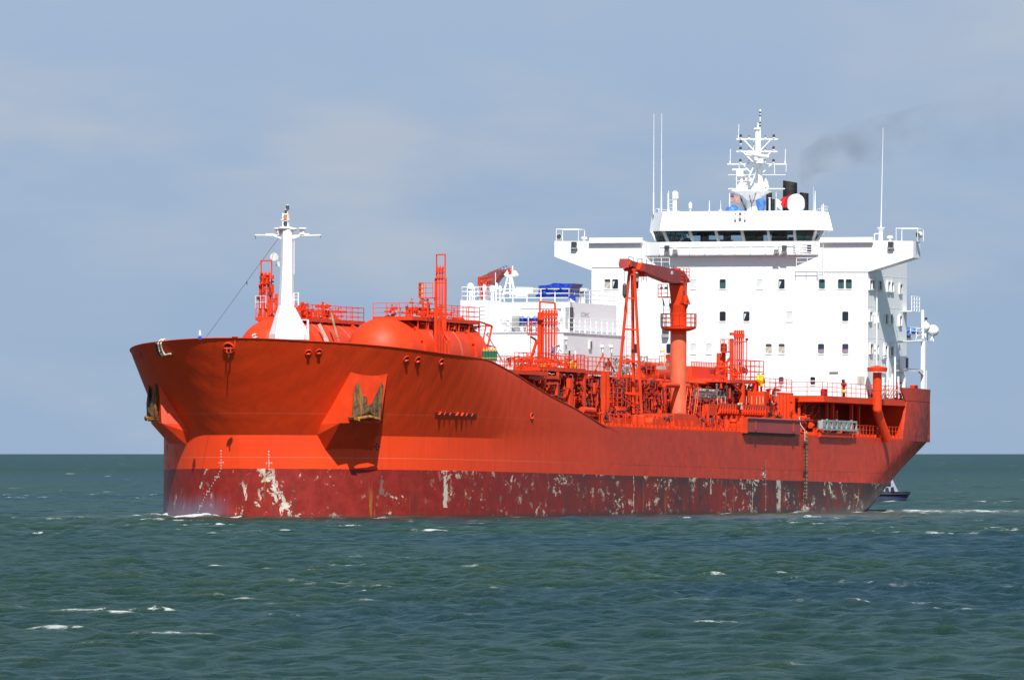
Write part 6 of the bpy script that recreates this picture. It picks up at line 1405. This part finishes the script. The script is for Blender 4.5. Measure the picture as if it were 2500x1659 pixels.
# ------------------------------------------------------------------ pilot launch lying behind the stern
def build_launch():
    px = lambda a, b, Y: V(((WIN['D4'][0]+a/11.2-1250)/FPX*Y, Y, CAM_H-(WIN['D4'][1]+b/11.2-1107.2)/FPX*Y))
    Y = 1058.; b0 = px(700, 1170, Y); b0.z = 0
    root = bpy.data.objects.new('pilot_launch', None); COL.objects.link(root); root.location = (39.4, 1200, 0); root.scale = (.6, .6, .6)
    tag(root, 'small white and dark blue launch half hidden behind the red stern', 'boat')
    def bl(mb, nm, mat=None, smooth=None): return mb.build(nm, root, mat, None, smooth)
    L_ = 11.; s = lambda v: v
    # local: x along the boat, bow to the right
    def outline(z, f): 
        n = 12; side = [(-8+ (8+L_*.42*f)*u, 1.9*(1-max(0, (u-.55)/.45)**2.2)) for u in np.linspace(0, 1, n)]
        return [V((x, -y, z)) for x, y in side]+[V((x, y, z)) for x, y in side[::-1]]
    mb = MB().mat('navy'); a, b = outline(-.4, .80), outline(1.5, 1.0); c = outline(1.9, 1.06); n = len(a)
    mb.add(a+b, [(i, (i+1) % n, n+(i+1) % n, n+i) for i in range(n)]); mb.mat('navy').add(b+c, [(i, (i+1) % n, n+(i+1) % n, n+i) for i in range(n)]+[tuple(range(n, 2*n))]); hullb = bl(mb, 'hull', smooth=40)
    mb = MB().mat('black')
    for i in range(0, 11): p, q = b[i]+V((0,-.12,-.05)), b[i+1]+V((0,-.12,-.05)); mb.cyl(p, q, .16, n=8)
    bl(mb, 'rubbing_fender', smooth=40)
    mb = MB().mat('shaded_cabin_white'); mb.prism([V((-4,-1.5,1.9)), V((2.6,-1.5,1.9)), V((1.3,-1.3,4.6)), V((-3.4,-1.3,4.6))], (0,2.9,0)); cb = bl(mb, 'cabin')
    mb = MB().mat('glass')
    for x in (-3.2,-2.,-.8,.4): mb.box((x,-1.55,2.9), (x+.9,-1.40,3.6))
    mb.build('window', cb)
    mb = MB().mat('black')
    for k in range(5): x = -2.6+k*.95; mb.prism([V((x,-1.75,1.9)), V((x+.75,-1.75,1.9)), V((x+.55,-1.75,2.3+.12*k)), V((x+.1,-1.75,2.25+.1*k))], (0,.3,0))
    bl(mb, 'deck_gear')
build_launch()

# ------------------------------------------------------------------ exhaust smoke
def build_smoke():
    mb = MB(); path = [((1345,1245),.25),((1355,1120),.5),((1370,980),.9),((1450,850),1.3),((1700,710),1.6),((2200,530),2.0),((2900,370),2.5),((3800,240),3.1),((5000,130),3.8),((6400,60),4.5)]
    pts = [(SM @ c2(a, b, 134), r) for (a, b), r in path]; n = 14; vs = []
    for i, (p, r) in enumerate(pts):
        d = (pts[min(i+1, len(pts)-1)][0]-pts[max(i-1, 0)][0]).normalized(); u = V((0, 1, 0)); v = d.cross(u).normalized()
        for k in range(n): t = 2*math.pi*k/n; w = r*(1+.25*math.sin(3*t+i)); vs.append(p+u*math.cos(t)*w+v*math.sin(t)*w)
    mb.v = vs; mb.f = [(i*n+k, i*n+(k+1) % n, (i+1)*n+(k+1) % n, (i+1)*n+k) for i in range(len(pts)-1) for k in range(n)]+[tuple(range(n))[::-1], tuple(range((len(pts)-1)*n, len(pts)*n))]; mb.m = [0]*len(mb.f)
    m = bpy.data.materials.new('smoke'); m.use_nodes = True; h = NT(m.node_tree); nt = m.node_tree
    for nd in list(nt.nodes):
        if nd.bl_idname == 'ShaderNodeBsdfPrincipled': nt.nodes.remove(nd)
    pos = h.n('ShaderNodeNewGeometry').outputs['Position']
    nz = h.noise(pos, .28, 4., .6); x = h.n('ShaderNodeSeparateXYZ', None, i0=pos).outputs[0]; x0 = pts[0][0].x
    lp = h.n('ShaderNodeTexCoord').outputs['Generated']
    dens = h.math('MULTIPLY', h.ramp(nz, .36, .70), h.math('MULTIPLY', h.ramp(x, x0+1, x0+14, .13, .02), h.ramp(x, x0+28, x0+14)))
    vol = h.n('ShaderNodeVolumePrincipled', None, Color=(.10, .12, .14, 1), Density=dens)
    nt.links.new(vol.outputs[0], nt.nodes['Material Output'].inputs['Volume'])
    MATS['smoke'] = m; mb.mats = ['smoke']; o = mb.build('smoke'); tag(o, 'thin grey exhaust smoke drifting right from the black pipes', 'smoke', kind='stuff')
build_smoke()

# ------------------------------------------------------------------ sea
def build_sea():
    rs = np.random.RandomState(3)
    xi = np.arange(-36, 36.01, .20); xm = np.arange(36.45, 64, .45); xs = np.concatenate([-xm[::-1], xi, xm]); 
    xo = [64]; st = .8
    while xo[-1] < 150: xo.append(xo[-1]+st)
    while xo[-1] < 90000: st *= 1.15; xo.append(xo[-1]+st)
    xs = np.concatenate([-np.array(xo[:0:-1]), xs, np.array(xo[1:])])
    ys = [225.]
    while ys[-1] < 300000:
        y = ys[-1]; ys.append(y + (.22 if y < 440 else .22+(y-440)*.00104 if y < 1000 else (.80+(y-1000)*.0009 if y < 3400 else 3.+(y-3400)*.006 if y < 12000 else y*.05)))
    yb = [225.]; st = .5
    while yb[-1] > -4000: st *= 1.2; yb.append(yb[-1]-st)
    ys = np.array(yb[:0:-1] + ys)
    nx, ny = len(xs), len(ys)
    ddx = np.gradient(xs); ddy = np.gradient(ys)
    X, Y = np.meshgrid(xs, ys); Z = np.zeros_like(X); GX = np.zeros_like(X)
    step = np.maximum(ddx[None, :], ddy[:, None])
    N = 72; lam = .65*np.exp(rs.rand(N)**1.1*np.log(18/.65)); ang = np.radians(248)+rs.randn(N)*.85; ph = rs.rand(N)*6.283
    amp = np.where(lam < 5, .0100*lam**.58, .0100*5**.58)*np.where(lam > 9, .7, 1)
    amp *= .75+.5*rs.rand(N)
    steep = np.zeros_like(X)
    for l, a, p, A in zip(lam, ang, ph, amp):
        k = 2*np.pi/l; w = np.clip((l/step-2.4)/1.5, 0, 1)
        if (w > 0).sum() == 0: continue
        arg = k*(X*np.cos(a)+Y*np.sin(a))+p+.9*np.sin(.11*X+.05*Y+p*3)+.9*np.sin(.09*Y-.04*X+p*5)
        Z += A*w*(2.1*(.5+.5*np.sin(arg))**1.7-.9)
    # gusty patches: higher and lower areas
    g = .85+.25*np.sin(.031*X+1.3)*np.sin(.017*Y+.4)+.15*np.sin(.011*Y+X*.02)
    Z *= g
    # calm the water that the hull shelters; foam near the plating
    th_ = R(TH); dxw, dyw = X-ORG.x, Y-ORG.y
    T = dxw*math.sin(th_)+dyw*math.cos(th_); S = -dxw*math.cos(th_)+dyw*math.sin(th_)      # along and across the ship
    half = np.where(T < L_ENT, 14*np.sqrt(np.clip(1-(1-np.clip(T, 0, L_ENT)/L_ENT)**M_ENT, 0, 1)), np.where(T < 107, 14, 14*np.sqrt(np.clip(1-((T-107)/27)**2, 0, 1))))
    dist = np.where((T > -.5) & (T < 133), np.abs(S)-half, 99.); dist = np.where((T <= -.5), np.hypot(T, S), dist)
    near = np.exp(-np.clip(dist, 0, None)/1.2)
    side = (S < 0)
    foam = np.zeros_like(X)
    bow = np.exp(-((T-4.)/7.)**2)*np.exp(-np.clip(dist-1., 0, None)/2.6)*(~side)*1.5 + np.exp(-((T-3.)/7)**2)*np.exp(-np.clip(dist-1, 0, None)/1.3)*side*.5
    wash = (dist > .3)*(S < 3)*np.exp(-((X-25)/14.)**2)*np.exp(-((Y-905)/48.)**2)*(.46+.12*np.sin(X*.9+Y*.06)*np.sin(Y*.21+X*.3))+np.exp(-((T-118)/46.)**2)*np.clip(1.25-dist/55., 0, 1)*(dist > 0)*side*.66+np.exp(-np.clip(dist, 0, None)/1.6)*side*.34*(T > 2)*(T < 130)+np.exp(-((Y-896-2*np.sin(X))/5.)**2)*np.clip((-29.5-X)/2, 0, 1)*np.clip((X+43)/6, 0, 1)*.75+np.clip((T-126)/10,0,1)*np.exp(-((T-133)/34.)**2)*np.exp(-((S+8)/12.)**2)*.65
    stbd = np.exp(-((dist-9)/3.2)**2)*(~side)*((T > 0) & (T < 70))*.55
    foam = np.clip(bow+wash+stbd, 0, 1.3)
    Z += bow*.42*(.6+.4*np.sin(X*2.1+Y*.7))
    foam = np.where(dist < -.3, 0, foam)
    co = np.stack([X.ravel(), Y.ravel(), Z.ravel()], 1).astype(np.float32)
    me = bpy.data.meshes.new('sea'); me.vertices.add(nx*ny); me.vertices.foreach_set('co', co.ravel())
    i = np.arange(nx-1)[None, :]+np.arange(ny-1)[:, None]*nx; q = np.stack([i, i+1, i+1+nx, i+nx], -1).reshape(-1, 4).astype(np.int32)
    me.loops.add(q.size); me.loops.foreach_set('vertex_index', q.ravel()); me.polygons.add(len(q)); me.polygons.foreach_set('loop_start', np.arange(0, q.size, 4, dtype=np.int32)); me.polygons.foreach_set('loop_total', np.full(len(q), 4, np.int32))
    me.polygons.foreach_set('use_smooth', np.ones(len(q), bool)); me.update(calc_edges=True)
    at = me.attributes.new('foam', 'FLOAT', 'POINT'); at.data.foreach_set('value', foam.ravel().astype(np.float32))
    hz = me.attributes.new('height', 'FLOAT', 'POINT'); hz.data.foreach_set('value', (Z/Z[(Y > 300) & (Y < 900)].std()).ravel().astype(np.float32))
    fr = me.attributes.new('far', 'FLOAT', 'POINT'); fr.data.foreach_set('value', np.clip((step-.3)/7., 0, 1).ravel().astype(np.float32))
    m = bpy.data.materials.new('sea_water'); m.use_nodes = True; h = NT(m.node_tree); bs = m.node_tree.nodes['Principled BSDF']
    pos = h.n('ShaderNodeNewGeometry').outputs['Position']
    foam_a = h.n('ShaderNodeAttribute', {'attribute_name': 'foam'}).outputs['Fac']; hgt = h.n('ShaderNodeAttribute', {'attribute_name': 'height'}).outputs['Fac']
    far = h.n('ShaderNodeAttribute', {'attribute_name': 'far'}).outputs['Fac']
    big = h.noise(pos, .012, 3., .5, sx=1., sy=.35, off=70.); med = h.noise(pos, .16, 5., .6, sx=1., sy=.6)
    c = h.mix(h.ramp(med, .35, .68), (.005, .029, .019), (.012, .039, .021))
    c = h.mix(h.ramp(hgt, .2, 2.6), c, (.022, .052, .028))
    c = h.mix(h.math('MULTIPLY', h.ramp(big, .48, .60), .75), c, (.006, .030, .045))
    # whitecaps on the higher crests, in ragged patches; wash beside the hull
    fn = h.noise(pos, 1.6, 7., .72, sx=.55, sy=.42); fn2 = h.noise(pos, .10, 3., .6, sx=1., sy=.30, off=12.)
    caps = h.math('MULTIPLY', h.math('MULTIPLY', h.ramp(hgt, 1.35, 2.1), h.ramp(fn2, .54, .62)), h.ramp(fn, .50, .60))
    caps = h.math('MAXIMUM', caps, h.math('MULTIPLY', h.ramp(far, .05, .3), h.ramp(h.noise(pos, .09, 4., .6, sx=.9, sy=.10, off=33.), .68, .72)))
    fl = h.noise(pos, .5, 7., .66, sx=.5, sy=.28, off=50.)
    wash = h.ramp(h.math('ADD', h.math('MULTIPLY', foam_a, .5), h.math('MULTIPLY', h.math('ADD', fl, fn), .5)), .80, .93)
    fm_ = h.math('MAXIMUM', caps, wash)
    c = h.mix(h.math('MULTIPLY', h.ramp(foam_a, .1, .8), .35), c, (.11, .14, .12))
    c = h.mix(h.math('MULTIPLY', fm_, .9), c, (.62, .66, .66))
    h.set(bs.inputs['Base Color'], c); h.set(bs.inputs['Roughness'], h.math('MULTIPLY_ADD', fm_, .6, h.ramp(far, 0., .5, .30, .42))); bs.inputs['IOR'].default_value = 1.33
    bs.inputs['Specular IOR Level'].default_value = .5
    bmp = h.math('ADD', h.noise(pos, 2.4, 6., .68, sx=1., sy=.9, dist=.5), h.math('MULTIPLY', h.noise(pos, 5., 4., .6), .35))
    bn = h.n('ShaderNodeBump', None, Strength=1., Distance=.26, Height=bmp); h.set(bs.inputs['Normal'], bn.outputs[0])
    me.materials.append(m); o = bpy.data.objects.new('sea', me); COL.objects.link(o); o['kind'] = 'structure'
    # under the surface, so that no trough or hull corner shows emptiness
    return o
build_sea()
SC.render.engine = 'CYCLES'
